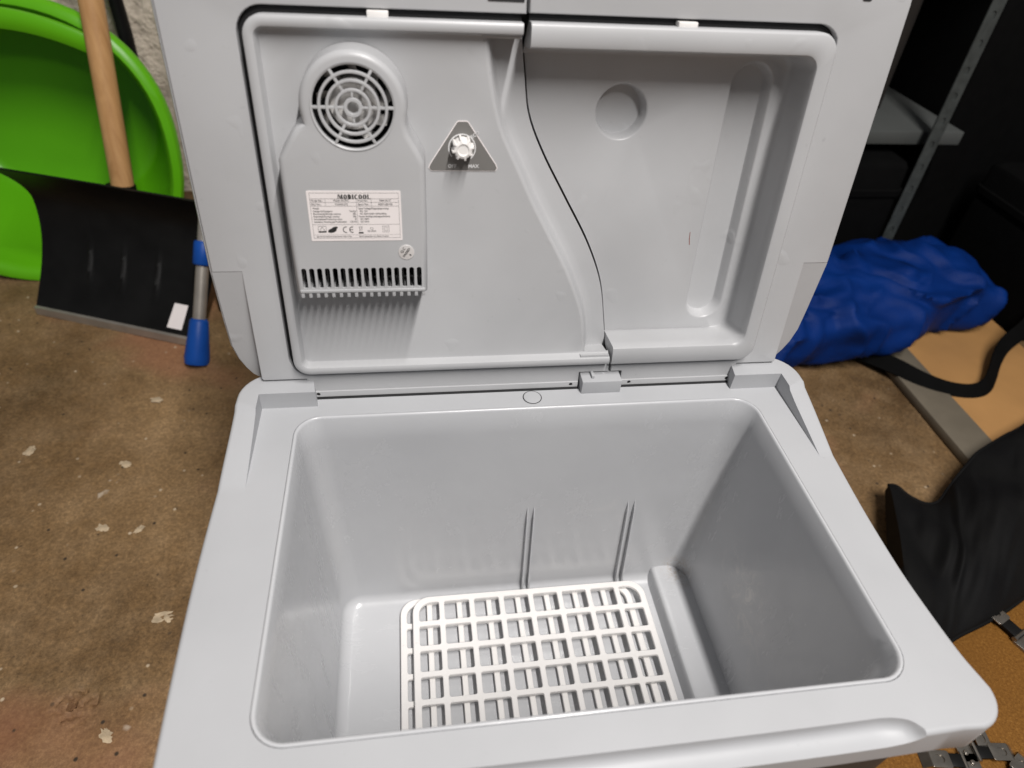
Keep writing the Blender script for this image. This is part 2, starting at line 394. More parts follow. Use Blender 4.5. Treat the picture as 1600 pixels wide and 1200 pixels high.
xb = smooth_tab(RIGHT, BY - RB); outer += arc(xb - RB, BY - RB, RB, 0, 90)
bx = [.214, .20, .1905, .1899, .15, .1, .05, 0, -.05, -.1, -.15, -.1899, -.1905, -.20, -.214]
outer += [(x, BY) for x in bx]
xl = smooth_tab(LEFT, BY - RB); outer += arc(xl + RB, BY - RB, RB, 90, 180)
for i in range(59, 0, -1):
    y = FY + RF + (BY - RB - FY - RF) * i / 60; outer.append((smooth_tab(LEFT, y), y))
xl0 = smooth_tab(LEFT, FY + RF); outer += arc(xl0 + RF, FY + RF + .0015, RF, 180, 262)
def to_inner(p, g):
    r = 0.019 + g; x = max(-OP + .019, min(OP - .019, p[0])); y = max(.019, min(OD - .019, p[1]))
    d = Vector((p[0] - x, p[1] - y)); d.normalize(); return Vector((x + d.x * r, y + d.y * r))
SX, SY = .2315, .2735
def h_of(p):
    x, y = p
    if y > .262: return HB if abs(x) > .1902 else 0.0
    if y > .17 and abs(x) > .2: return HB * max(0, min(1, (y - .186) / (.272 - .186)))
    return 0.0
# stations that meet the inner corners of the raised ledge exactly
extra = []
for sx in (-1, 1):
    c = Vector((sx * (OP - .019), OD - .019)); d = Vector((sx * SX, SY)) - c; extra.append((sx, math.atan2(d.y, d.x)))
loops = [[] for _ in range(17)]
def step_point(I, P):
    """where the segment I->P crosses the inner wall line of the raised ledge"""
    d = P - I; best = 1.0
    for t in ((SX - I.x) / d.x if d.x > 1e-6 else 9, (-SX - I.x) / d.x if d.x < -1e-6 else 9, (SY - I.y) / d.y if d.y > 1e-6 else 9):
        if 0 < t < best: best = t
    return I + d * (.3 if P.y < 0 else min(best, .93))
st = list(outer)
def insert_corner(st):
    res = []
    for i, p in enumerate(st):
        res.append(p); q = st[(i + 1) % len(st)]
        for sx, ang in extra:
            c = Vector((sx * (OP - .019), OD - .019))
            a0 = math.atan2(p[1] - c.y, p[0] - c.x) - ang; a1 = math.atan2(q[1] - c.y, q[0] - c.x) - ang
            if a0 * a1 < 0 and abs(a0) < .5 and abs(a1) < .5:
                t = a0 / (a0 - a1); res.append((p[0] + (q[0] - p[0]) * t, p[1] + (q[1] - p[1]) * t))
    return res
st = insert_corner(st)
for p in st:
    P = Vector(p); I = to_inner(p, .0028); d = (P - I).normalized(); h = h_of(p); Sx = step_point(I, P)
    s = 0.0
    if p[1] < -.02 and abs(p[0]) < .19:
        s = max(0.0, min(1.0, (.1880 - abs(p[0])) / .026)); s = math.sqrt(max(0, 1 - (1 - s) ** 2))
    col = [I.to_3d() + Vector((0, 0, -.004)), I.to_3d(), Sx.to_3d(), Sx.to_3d() + Vector((0, 0, h))]
    fr = .0035
    for k in range(9):
        a = R(90 * k / 8)
        cv = (fr * (1 - math.sin(a)), -fr * (1 - math.cos(a)))                    # convex edge: distance in from P, height
        cc = (.0125 * (1 - (k / 8) ** 2.4), -.0120 * (1 - (1 - k / 8) ** 2.6))          # concave finger scoop
        dd = cv[0] * (1 - s) + cc[0] * s; zz = cv[1] * (1 - s) + cc[1] * s
        q = P - d * dd; col.append(Vector((q.x, q.y, h + zz)))
    col.append(Vector((P.x, P.y, -.030)))
    q = P - d * .002; col.append(Vector((q.x, q.y, -.0325)))
    q = P - d * .018; col.append(Vector((q.x, q.y, -.033)))
    q = P - d * .018; col.append(Vector((q.x, q.y, -.045)))
    for k, v in enumerate(col): loops[k].append(v)
bm = bmesh.new(); loft(bm, loops); bmesh.ops.dissolve_degenerate(bm, edges=bm.edges, dist=1e-6)
rim = finish('rim', bm, M['shell'], BOX, 32)
# --- lower body -----------------------------------------------------
bm = bmesh.new()
lo = lambda d, z: [Vector((p[0], p[1], z)) for p in offs(rrect(-.236 + d, .230 - d, -.022 + d, .288 - d, .03, 8), 0)]
loft(bm, [lo(0, -.040), lo(0, -.07), lo(.004, -.30), lo(.006, -.345), lo(.012, FZ + .002)], True, False, True)
finish('body', bm, M['char'], BOX)
# --- tub --------------------------------------------------------------
bm = bmesh.new()
def tl(d, z, dx=0.0, r=.019): return [Vector((p[0], p[1], z)) for p in rrect(-OP + d + dx, OP - d - dx, d, OD - d, max(.006, r), 8)]
FLOORZ = -.265
lps = [tl(-.0024, -.010, 0, .0215), tl(-.0024, .0002, 0, .0215), tl(-.0019, .0006, 0, .021), tl(-.0009, .0007, 0, .020), tl(-.0002, .0003), tl(.0006, -.0012)]
for k in range(1, 11): lps.append(tl(.0006 + .0104 * k / 10, -.0012 - .2518 * k / 10, 0, .021))
for k in range(1, 6):
    a = R(90 * k / 5); lps.append(tl(.011 + .012 * (1 - math.cos(a)), -.253 - .012 * math.sin(a), 0, .021 - .008 * k / 5))
loft(bm, lps, True, False, True)
# low ledge along the right wall
def ll(d, z): return [Vector((p[0], p[1], z)) for p in rrect(.1515 + d, .1960, .006, .2520 - d, .006, 6)]
loft(bm, [ll(-.002, -.268), ll(0, -.2525), ll(.0006, -.2475), ll(.002, -.2452), ll(.0042, -.2445), ], True, False, True)
tub = finish('tub', bm, M['tub'], BOX, 40)
for xx, xb_ in ((.0026, .0050), (.0092, .0118), (.1062, .1120), (.1132, .1190)):
    bm = bmesh.new(); yb = .2545
    L = []
    for z, hw, pr in ((-.129, .0002, .000), (-.134, .0007, .0022), (-.142, .0011, .0042), (-.262, .0014, .0065)):
        t = (z + .129) / (-.133); x = xx + (xb_ - xx) * t; y = OD - .0006 - .0104 * (-z - .0012) / .2518
        L.append([Vector((x - hw, y + .001, z)), Vector((x - hw * .7, y - pr, z)), Vector((x + hw * .7, y - pr, z)), Vector((x + hw, y + .001, z))])
    loft(bm, L, True, True, True); finish('rib', bm, M['tub'], tub, 30)
# --- hinge block and plug --------------------------------------------
bm = bmesh.new()
box(bm, .0445, .0808, .2755, .2985, -.002, .0135, bev=.0007)
box(bm, .0535, .0560, .280, .292, .0130, .0165, bev=.0003)
finish('hinge_block', bm, M['shell'], BOX, 30)
bm = bmesh.new()
prism(bm, circ(-.0005, .2732, .0078), .0008, -.001, ID, .0005)
finish('plug_cap', bm, M['shell'], rim)
bm = bmesh.new(); loft(bm, [[Vector((*p, .00035)) for p in circ(-.0005, .2732, .0077)], [Vector((*p, .00035)) for p in circ(-.0005, .2732, .0085)]])
finish('plug_gap', bm, M['dark'], rim)

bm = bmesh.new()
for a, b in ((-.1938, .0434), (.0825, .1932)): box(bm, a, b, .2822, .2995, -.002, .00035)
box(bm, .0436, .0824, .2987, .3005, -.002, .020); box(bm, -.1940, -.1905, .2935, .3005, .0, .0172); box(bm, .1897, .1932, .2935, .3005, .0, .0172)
finish('hinge_gap_shade', bm, M['dark'], rim, 0)  # dark boxes stand in for the shade around the hinge
# --- lid space: u right, v up the lid, w towards the viewer -----------
TH = 0.13236; HY, HZ = 0.28723, 0.0104
UV = Vector((0, math.sin(TH), math.cos(TH))); NV = Vector((0, -math.cos(TH), math.sin(TH)))
def LT(u, v, w): return Vector((u, HY, HZ)) + v * UV + w * NV
BC = [(-.02, .0712), (.006, .0716), (.020, .0712), (.046, .0672), (.084, .0592), (.119, .0442), (.157, .0218), (.192, .0012), (.2196, -.0112), (.2456, -.0155), (.2702, -.0185), (.30, -.0200), (.36, -.0205)]
AC = [(.0239, .0436), (.045, .0411), (.064, .0374), (.082, .0307), (.1055, .0199), (.133, .0046), (.1588, -.0098), (.183, -.0218), (.2015, -.0312), (.2147, -.0372), (.240, -.0437), (.2698, -.0482), (.28, -.049)]
Bv = lambda v: smooth_tab(BC, v)
Av = lambda v: smooth_tab(AC, v)
GAP = .0011
# frame outlines as open paths (clockwise seen from the viewer for left lid start top right)
def cpath(u_end_top, u_side, v_top, v_bot, u_end_bot, r, n=8, side=-1):
    """open path: top end -> corner -> side -> corner -> bottom end"""
    pts = [(u_end_top + (u_side - side * r * 1 - u_end_top) * i / 12, v_top) for i in range(12)]
    cx = u_side - side * r
    for i in range(n + 1):
        a = R(90 + (90 * i / n)) if side < 0 else R(90 - 90 * i / n)
        pts.append((cx + r * math.cos(a), v_top - r + r * math.sin(a)))
    for i in range(1, 12): pts.append((u_side, v_top - r + (v_bot + 2 * r - v_top) * i / 12))
    for i in range(n + 1):
        a = R(180 + 90 * i / n) if side < 0 else R(-90 * i / n)
        pts.append((cx + r * math.cos(a), v_bot + r + r * math.sin(a)))
    pts += [(cx + (u_end_bot - cx) * i / 12, v_bot) for i in range(1, 13)]
    return pts
def left_of(pts, d, side):  # inward offset for a C path
    return offs(pts, d if side < 0 else -d, closed=False)
FRL = cpath(-.0232, -.2015, .2822, .0165, .0675, .013, side=-1)
FRR = cpath(-.0180, .2020, .2828, .0160, .0695, .014, side=1)

def lid_half(side):
    fr = FRL if side < 0 else FRR
    gap = -GAP if side < 0 else GAP
    cl = lambda P, m: [(min(p[0], m), p[1]) for p in P]
    go = cl(left_of(fr, -.0046, side), .2043)                        # outer edge of the groove
    B = lambda v: Bv(v) + gap
    us = side * .252
    # outline (C shape) for the face
    top = []
    for i in range(10):
        a = R(90 * i / 9); top.append((us - side * .035 + side * .035 * math.sin(a), .336 - .035 + .035 * math.cos(a)))
    uL = B(.336)
    nub0, nub1 = (-.194, .0435) if side < 0 else (.193, .0830)
    out = [(uL, .336)] + top + [(us, .107), (side * .2305, .107), (side * .2305, .0105)]
    for i in range(5):
        a = R(90 * i / 4); out.append((side * (.2305 - .0025 * (1 - math.cos(a))), .008 + .0025 - .0025 * math.sin(a)))
    out += [(nub0, .008), (nub0, -.0098), (nub1, -.0098), (nub1, .0045), (B(.0045), .0045)]
    hole = list(reversed(go))
    hole[0] = (B(hole[0][1]), hole[0][1]); hole[-1] = (B(hole[-1][1]), hole[-1][1])
    poly = out + hole
    if side > 0: pass
    ar = sum(p[0] * q[1] - q[0] * p[1] for p, q in zip(poly, poly[1:] + poly[:1]))
    if ar < 0: poly = list(reversed(poly))
    bm = bmesh.new()
    prism(bm, poly, 0, -.048, LT, .0009)
    # outer shell: a second moulding seen as a fine line just outside the face
    sh = [(side * .236, .002), (side * .2400, .0052), (side * .2445, .0125), (side * .2485, .022), (side * .2515, .036), (us, .06)] + [(us, .06 + (.301 - .06) * i / 10) for i in range(1, 11)] + list(reversed(top)) + [(uL, .336)]
    so = offs(sh, -.0026 if side > 0 else .0026, closed=False)
    si = offs(sh, .0006 if side > 0 else -.0006, closed=False)
    def wl(p, w):  # the shell drops with the recess at the lower corner
        return LT(p[0], p[1], w - max(0, (.107 - p[1]) / .107) * .0165)
    if side > 0: so, si = offs(sh, -.0026, closed=False), offs(sh, .0006, closed=False)
    ctr = (side * .13, .17)
    def outw(a, b):  # choose the offset curve that lies further out
        da = sum(abs(p[0]) + p[1] for p in a); db = sum(abs(p[0]) + p[1] for p in b); return (a, b) if da > db else (b, a)
    so, si = outw(offs(sh, .0026, closed=False), offs(sh, -.0026, closed=False))
    loft(bm, [[wl(p, -.0060) for p in sh], [wl(p, -.0034) for p in sh], [wl(((p[0]*2+q[0])/3, (p[1]*2+q[1])/3), -.0026) for p, q in zip(sh, so)], [wl(((p[0]+q[0]*2)/3, (p[1]+q[1]*2)/3), -.0028) for p, q in zip(sh, so)], [wl(p, -.0045) for p in so], [LT(p[0], p[1], -.080) for p in so]], False)
    # back plate
    bp = [(B(v), v) for v in [.002 + .334 * i / 24 for i in range(25)]]
    back = bp + [p for p in reversed(so)]
    a2 = sum(p[0] * q[1] - q[0] * p[1] for p, q in zip(back, back[1:] + back[:1]))
    if a2 < 0: back = list(reversed(back))
    fill2d(bm, back, (), lambda a, b: LT(a, b, -.050))
    fill2d(bm, back, (), lambda a, b: LT(a, b, -.080))
    loft(bm, [[LT(p[0], p[1], -.050) for p in bp], [LT(p[0], p[1], -.080) for p in bp]], False)
    # sloping recess that fits over the raised corner of the rim
    wp = [(side * .2301, .1071), (us, .1071), (us, .06), (side * .2515, .036), (side * .2485, .022), (side * .2445, .0125), (side * .2400, .0052), (side * .236, .002), (side * .2301, .002)]
    vs = [bm.verts.new(wl(p, -.0003)) for p in wp]; bm.faces.new(vs)
    lid = finish('lid', bm, M['lid'], BOX, 34)
    # rubber gasket in its groove
    bm = bmesh.new()
    g1 = cl(left_of(fr, -.0045, side), .2042); g2 = left_of(fr, -.0012, side); g3 = left_of(fr, .0008, side)
    loft(bm, [[LT(p[0], p[1], -.0085) for p in g1], [LT(p[0], p[1], -.0050) for p in cl(left_of(fr, -.0040, side), .2038)], [LT(p[0], p[1], -.0042) for p in g2], [LT(p[0], p[1], -.0045) for p in g3], [LT(p[0], p[1], -.009) for p in g3]], False)
    finish('gasket', bm, M['gasket'], lid)
    # hinge strip with two screw holes
    bm = bmesh.new(); a, b = min(nub0, nub1) + .0006, max(nub0, nub1) - .0006
    holes = [circ(a + .0075, -.0072, .0017, 14), circ(b - .0065, -.0072, .0017, 14)]
    prism(bm, [(a, -.0101), (b, -.0101), (b, -.0044), (a, -.0044)], .0013, -.004, LT, .0004, holes, .0009)
    hs = finish('hinge_strip', bm, M['lid'], lid, 30)
    for h in ((a + .0075, -.0072), (b - .0065, -.0072)):
        bm = bmesh.new(); prism(bm, circ(h[0], h[1], .00165, 14), .0004, .0001, LT); finish('screw_hole', bm, M['dark'], lid)
    cu = -.1172 if side < 0 else .0905
    bm = bmesh.new(); box(bm, cu - .0068, cu + .0068, .2815 if side < 0 else .2822, .2860, -.004, .0036, LT, .0006); finish('clip', bm, M['white'], lid)
    return lid
lidL = lid_half(-1); lidL['label'] = 'left half of the raised lid, with the fan unit'
lidR = lid_half(1); lidR['label'] = 'right half of the raised lid, with the storage hollow'
bm = bmesh.new(); prism(bm, rrect(-.0465, -.0222, .2936, .300, .0008, 3), .0004, -.0002, LT); finish('latch_slot', bm, M['dark'], lidL)
bm = bmesh.new(); prism(bm, rrect(.2145, .2215, .3025, .309, .0015, 3), .0004, -.0002, LT); finish('latch_slot', bm, M['dark'], lidR)

# --- left tray (frame, plateau and the curved channel) ----------------
bm = bmesh.new()
prof = [(0, -.006), (0, .0055), (.0004, .0070), (.0018, .0080), (.0052, .0080), (.0066, .0074), (.0074, .0058), (.0081, .0020), (.0090, .0004), (.0102, 0.0)]
lps = [[LT(p[0], p[1], w) for p in left_of(FRL, d, -1)] for d, w in prof]
vs = loft(bm, lps, False)
bm.faces.new([v[0] for v in vs]); bm.faces.new([v[-1] for v in vs])
inn = left_of(FRL, .0102, -1)
vt, vb = inn[0][1], inn[-1][1]
inn = [p for p in inn if p[0] < Av(p[1]) - .001]
Acur = [vb + (vt - vb) * i / 36 for i in range(37)]
fill2d(bm, inn + [(Av(v), v) for v in Acur], (), lambda a, b: LT(a, b, 0))
chan = []; Ach = [.0195 + (vt - .0195) * i / 36 for i in range(37)]
for f, w in ((0, 0), (.0010, -.0002), (.0020, -.0008), (.0029, -.0018), (.0036, -.0034), (.0062, -.0135), (.0078, -.0170), (.0100, -.0185)):
    chan.append([LT(Av(v) + f, v, w) for v in Ach])
for t in (.33, .66, 1.0):
    chan.append([LT(Av(v) + .0100 + (Bv(v) - GAP - Av(v) - .0100) * t, v, -.0185 - .0018 * t) for v in Ach])
chan.append([LT(Bv(v) - GAP, v, -.050) for v in Ach])
loft(bm, chan, False)
# ends of the channel under the frame lips
p = [(.0415, .0172), (.0670, .0172), (.0670, .0256), (.0415, .0258)]
loft(bm, [[LT(a, b - (.005 if i > 1 else 0), -.030) for i, (a, b) in enumerate(p)], [LT(a, b, .0060) for a, b in p]], True, False, True)
p = [(-.0500, .2735), (-.0240, .2735), (-.0240, .2815), (-.0500, .2815)]
loft(bm, [[LT(a, b, -.030) for a, b in p], [LT(a, b, .0040) for a, b in p]], True, False, True)
finish('cooling_tray', bm, M['lid'], BOX, 38)

# --- right storage hollow ----------------------------------------------
bm = bmesh.new()
def lerp_path(t):
    """t=0 outer frame line, t=1 inner lip line"""
    inn = cpath(-.0180, .1892, .2672, .0335, .0695, .010, side=1)
    return [(a[0] + (b[0] - a[0]) * t, a[1] + (b[1] - a[1]) * t) for a, b in zip(FRR, inn)]
def low(d):
    inn = cpath(-.0180, .1892 - d, .2672 - d, .0335 - d * .2, .0695, .010 + d * .6, side=1); return inn
rows = [(lerp_path(0), -.006), (lerp_path(0), .0055), (lerp_path(.03), .0070), (lerp_path(.12), .0080), (lerp_path(.80), .0080), (lerp_path(.93), .0073), (lerp_path(1), .0055),
        (low(.0006), -.004), (low(.0014), -.0195), (low(.0022), -.0235), (low(.0042), -.0262), (low(.0070), -.0270)]
vs = loft(bm, [[LT(p[0], p[1], w) for p in rw] for rw, w in rows], False)
bm.faces.new([v[0] for v in vs]); bm.faces.new([v[-1] for v in vs])
inn = list(rows[-1][0]); vt, vb = inn[0][1], inn[-1][1]
Bcur = [vb + (vt - vb) * i / 40 for i in range(41)]
inn = [q for q in inn if q[0] > Bv(q[1]) + GAP + .001]
c0 = (.0605, .2215)
H1 = circ(c0[0], c0[1], .0212, 48); H2 = obround(.1607, .0420, .2600, .0178)
fill2d(bm, [(Bv(v) + GAP, v) for v in reversed(Bcur)] + list(reversed(inn)), (H1, H2), lambda a, b: LT(a, b, -.0270))
edge = [LT(Bv(v) + GAP, v, -.027) for v in Bcur]; loft(bm, [edge, [LT(Bv(v) + GAP, v, -.050) for v in Bcur]], False)
e = .0009
def rec(lps, cap): 
    loft(bm, [[LT(q[0], q[1], w) for q in lp] for lp, w in lps]); fill2d(bm, lps[-1][0], (), lambda a, b: LT(a, b, lps[-1][1]))
rec([(H1, -.0270), (circ(*c0, .0204, 48), -.0274), (circ(*c0, .0196, 48), -.0285), (circ(*c0, .0184, 48), -.0375), (circ(*c0, .0177, 48), -.0388), (circ(*c0, .0166, 48), -.0392)], 1)
def ob2(d, sh=0): return obround(.1607 + sh, .0420 + d, .2600 - d, .0178 - d)
rec([(H2, -.0270), (ob2(.0008), -.0273), (ob2(.0016), -.0282), (ob2(.0034), -.0350), (ob2(.0048), -.0372), (ob2(.0068), -.0378)], 1)
comp = finish('storage_hollow', bm, M['lid'], BOX, 38)
bm = bmesh.new()
vs = [bm.verts.new(LT(u, v, -.02685)) for u, v in ((.1341, .1255), (.1346, .1255), (.1352, .1190), (.1362, .1140), (.1356, .1140), (.1346, .1190))]; bm.faces.new(vs)
finish('scratch', bm, M['rust'], comp, 0)

# --- fan housing -----------------------------------------------------------
HW = .0300
CF = (-.1352, .2328)
def housing_outline():
    r = .0352
    def on(a): return (CF[0] + r * math.cos(R(a)), CF[1] - .0005 + r * math.sin(R(a)))
    pts = [(-.1855, .1000), (-.0915, .1000), (-.0898, .1018), (-.0893, .15), (-.0893, .1955), (-.0898, .1990)]
    pts += [(-.0945, .2080), (-.0995, .2165)]
    pts += [on(a) for a in range(-14, 203, 7)]
    pts += [(-.1735, .2205), (-.1790, .2130), (-.1862, .2020), (-.1876, .1985), (-.1876, .15), (-.1872, .1018)]
    return pts
HO = housing_outline()
slots = [rrect(-.1795 + .00553 * k - .0018, -.1795 + .00553 * k + .0018, .1062, .1222, .0016, 4) for k in range(16)]
gh = circ(CF[0], CF[1], .0256, 56)
bm = bmesh.new()
loopsH = []
for k in range(6):
    a = R(90 * k / 5); loopsH.append(([tuple(q) for q in offs(HO, .0010 + .0042 * (1 - math.cos(a)))], HW - .0042 + .0042 * math.sin(a)))
base = [(HO, .0002), (offs(HO, .0010), HW - .0042)] + loopsH[1:]
vsH = loft(bm, [[LT(q[0], q[1], w) for q in lp] for lp, w in base])
# open the underside where the comb of slots wraps round
kill = []
bm.faces.ensure_lookup_table()
va, vb2 = LT(-.1855, .1, 0), LT(-.0915, .1, 0)
for f in bm.faces:
    c = f.calc_center_median(); q = c - Vector((0, HY, HZ)); v_, w_, u_ = q.dot(UV), q.dot(NV), c.x
    if v_ < .1009 and w_ < HW - .004 and -.18 < u_ < -.095: kill.append(f)
bmesh.ops.delete(bm, geom=kill, context='FACES_ONLY')
top = base[-1][0]
fill2d(bm, top, [gh] + slots, lambda a, b: LT(a, b, HW))
loft(bm, [[LT(q[0], q[1], HW) for q in gh], [LT(q[0], q[1], HW + .0006) for q in circ(*CF, .0268, 56)]])
for h in slots: loft(bm, [[LT(q[0], q[1], HW) for q in h], [LT(q[0], q[1], HW - .0022) for q in h]])
loft(bm, [[LT(q[0], q[1], HW) for q in gh], [LT(q[0], q[1], HW - .003) for q in gh]])
hous = finish('fan_housing', bm, M['lid'], BOX, 40)
# comb teeth on the underside
for k in range(17):
    u = -.1795 + .00553 * (k - .5)
    bm = bmesh.new(); box(bm, u - .0012, u + .0012, .0990, .1050, .0015, HW + .0004, LT, .0003); finish('vent_bar', bm, M['lid'], hous, 30)
bm = bmesh.new(); box(bm, -.1838, -.0924, .1003, .1012, .0012, .0205, LT); finish('vent_light_block', bm, M['lid'], hous, 30)  # plate added to block part of the light leaving the vent
bm = bmesh.new(); box(bm, -.1836, -.0926, .1030, .1052, HW - .0022, HW + .0009, LT, .0004); finish('vent_rail', bm, M['lid'], hous, 30)
bm = bmesh.new(); 
for k in range(22):
    u = -.181 + .004 * k; box(bm, u, u + .0009, .104, .128, .002, .017, LT)
finish('heat_sink', bm, M['sink'], hous, 30)
bm = bmesh.new(); prism(bm, offs(HO, .004), .0020, .0010, LT); finish('backing_plate', bm, M['dark'], hous)
# grille
bm = bmesh.new()
def ring(r0, r1, z1, z0):
    lp = [(r1, z0), (r1, z1 - .0003), (r1 - .0003, z1), (r0 + .0003, z1), (r0, z1 - .0003), (r0, z0)]
    loft(bm, [[LT(*q, w) for q in circ(*CF, r, 56)] for r, w in lp])
ring(.0036, .0060, HW + .0008, HW - .003)
for r in (.0107, .0163, .0213): ring(r - .00095, r + .00095, HW + .0006, HW - .0022)
def spoke(a, r0, r1, hw=.0009):
    c, s = math.cos(R(a)), math.sin(R(a))
    tf = lambda x, y, z: LT(CF[0] + x * c - y * s, CF[1] + x * s + y * c, z)
    box(bm, r0, r1, -hw, hw, HW - .0020, HW + .0003, tf, .0002)
for a in (0, 60, 120, 180, 240, 300): spoke(a, .0112, .0262)
for a in (0, 90, 180, 270): spoke(a, .0055, .0105, .0007)
finish('grille', bm, M['white'] if False else M['lid'], hous, 34)
bm = bmesh.new()
prism(bm, circ(*CF, .0162, 40), .0205, .006, LT, .002)
for k in range(9):
    a0 = 2 * pi * k / 9
    L2 = []
    for t in range(6):
        r = .0155 + .0088 * t / 5; a = a0 + .25 * t / 5; sw = .30
        L2.append([LT(CF[0] + r * math.cos(a + s * sw), CF[1] + r * math.sin(a + s * sw), .017 - .009 * (s + .5) + .0004 * q) for s, q in ((-.5, 0), (0, 0), (.5, 0), (.5, -1), (0, -1), (-.5, -1))])
    loft(bm, L2, True, True, True)
finish('fan', bm, M['white'], hous, 40)

# --- rating label ------------------------------------------------------------
LZ = HW + .00025
bm = bmesh.new()
LU0, LU1, LV0, LV1 = -.1711, -.1076, .1432, .1792
prism(bm, rrect(LU0, LU1, LV0, LV1, .0008, 3), LZ, HW - .0002, LT, 0)
lab = finish('rating_label', bm, M['paper'], BOX, 0)
bm = bmesh.new()
lw, lh = LU1 - LU0, LV1 - LV0
LB = lambda x, y: LT(LU0 + x * lw, LV0 + y * lh, LZ + .00012)
def rule(x0, y0, x1, y1, t=.00016):
    a = (LU0 + x0 * lw, LV0 + y0 * lh); b = (LU0 + x1 * lw, LV0 + y1 * lh)
    d = Vector((b[0] - a[0], b[1] - a[1])).normalized(); q = Vector((-d.y, d.x)) * t / 2
    bm.faces.new([bm.verts.new(LT(x, y, LZ + .0001)) for x, y in ((a[0] - q.x, a[1] - q.y), (b[0] - q.x, b[1] - q.y), (b[0] + q.x, b[1] + q.y), (a[0] + q.x, a[1] + q.y))])
for y in (.955, .845, .775, .70, .335): rule(.03, y, .975, y)
for x0 in (.03, .975): rule(x0, .06, x0, .955)
rule(.03, .06, .975, .06); rule(.03, .125, .5, .125, .0001); rule(.5, .125, .975, .125, .0001)
rule(.52, .335, .52, .845); rule(.19, .70, .19, .845); rule(.68, .70, .68, .845)
TS = lambda s, x, y, size=.0019, al='LEFT', b=0.00002, sx=.92: text_bm(bm, s, size, lambda a, c: LT(a, c, LZ + .00012), (LU0 + x * lw, LV0 + y * lh), 0, al, b, sx)
TS('Model No.:', .04, .793); TS('MQ40 AC/DC', .36, .793, .0019, 'CENTER'); TS('Prod No.:', .535, .793); TS('9600 00 27', .83, .793, .0019, 'CENTER')
TS('SKU No.:', .04, .718); TS('9103501272', .36, .718, .0019, 'CENTER'); TS('Batch No.:', .535, .718); TS('82071280100', .83, .718, .0019, 'CENTER')
for i, (a, b) in enumerate((('Model:', ''), ('Categorie/Category:', 'Tent(s)'), ('Bruttoinhalt/Storage volume:', '40L'), ('Nutzinhalt/Storage volume:', '38L'), ('Schutzklasse/Protection class:', 'III'), ('Insulation blowing gas/Treibmittel:', 'C5H10'))):
    TS(a, .05, .640 - .053 * i, .00175); TS(b, .51, .640 - .053 * i, .00175, 'RIGHT')
for i, a in enumerate(('Input Voltage/Eingangsspannung:', '  DC 12V', '  AC 220V-240V~50Hz/60Hz', 'Power Rating/Leistungsaufnahme:', '  DC 58W', '  AC 64W')):
    TS(a, .535, .640 - .053 * i, .00175)
TS('Imported and distributed by the importer, made in China', .06, .083, .0013, sx=.8); TS('Read the manual before use. Dispose of properly', .52, .083, .0013, sx=.8)
# certification marks
def mark_arc(cx, cy, r0, r1, a0, a1):
    n = 14; P = [[LT(LU0 + cx * lw + r * math.cos(R(a0 + (a1 - a0) * i / n)), LV0 + cy * lh + r * math.sin(R(a0 + (a1 - a0) * i / n)), LZ + .00012) for i in range(n + 1)] for r in (r0, r1)]
    loft(bm, P, False)
mark_arc(.385, .23, .00175, .0023, 75, 285); mark_arc(.455, .23, .00175, .0023, 75, 285); rule(.425, .23, .462, .23, .0005)
for cx, cy, a, b in ((.235, .215, .0030, .0016), (.262, .262, .0022, .0011)):
    bm.faces.new([bm.verts.new(LT(LU0 + cx * lw + a * math.cos(t * .35), LV0 + cy * lh + b * math.sin(t * .35) + .0006 * math.cos(t * .35), LZ + (.00012 if a > .0025 else .00016))) for t in range(18)])
rule(.085, .19, .17, .19, .0011); 
for a, b, c, d in ((.085, .205, .085, .30), (.17, .205, .17, .30), (.085, .30, .17, .30), (.10, .215, .127, .285), (.127, .285, .155, .215), (.525, .285, .565, .285), (.53, .285, .535, .205), (.56, .285, .555, .205), (.53, .205, .565, .285)): rule(a, b, c, d, .00022)
rule(.520, .165, .572, .165, .0011)
for a in (.0, .018): 
    for q in ((.785 + a, .18 + a * 1.6, .855 - a, .18 + a * 1.6), (.785 + a, .30 - a * 1.6, .855 - a, .30 - a * 1.6), (.785 + a, .18 + a * 1.6, .785 + a, .30 - a * 1.6), (.855 - a, .18 + a * 1.6, .855 - a, .30 - a * 1.6)): rule(*q, .00018)
TS('IEC 60335', .665, .185, .0015, 'CENTER'); mark_arc(.665, .25, .0008, .0010, 0, 360)
finish('lettering', bm, M['ink'], lab, 0)
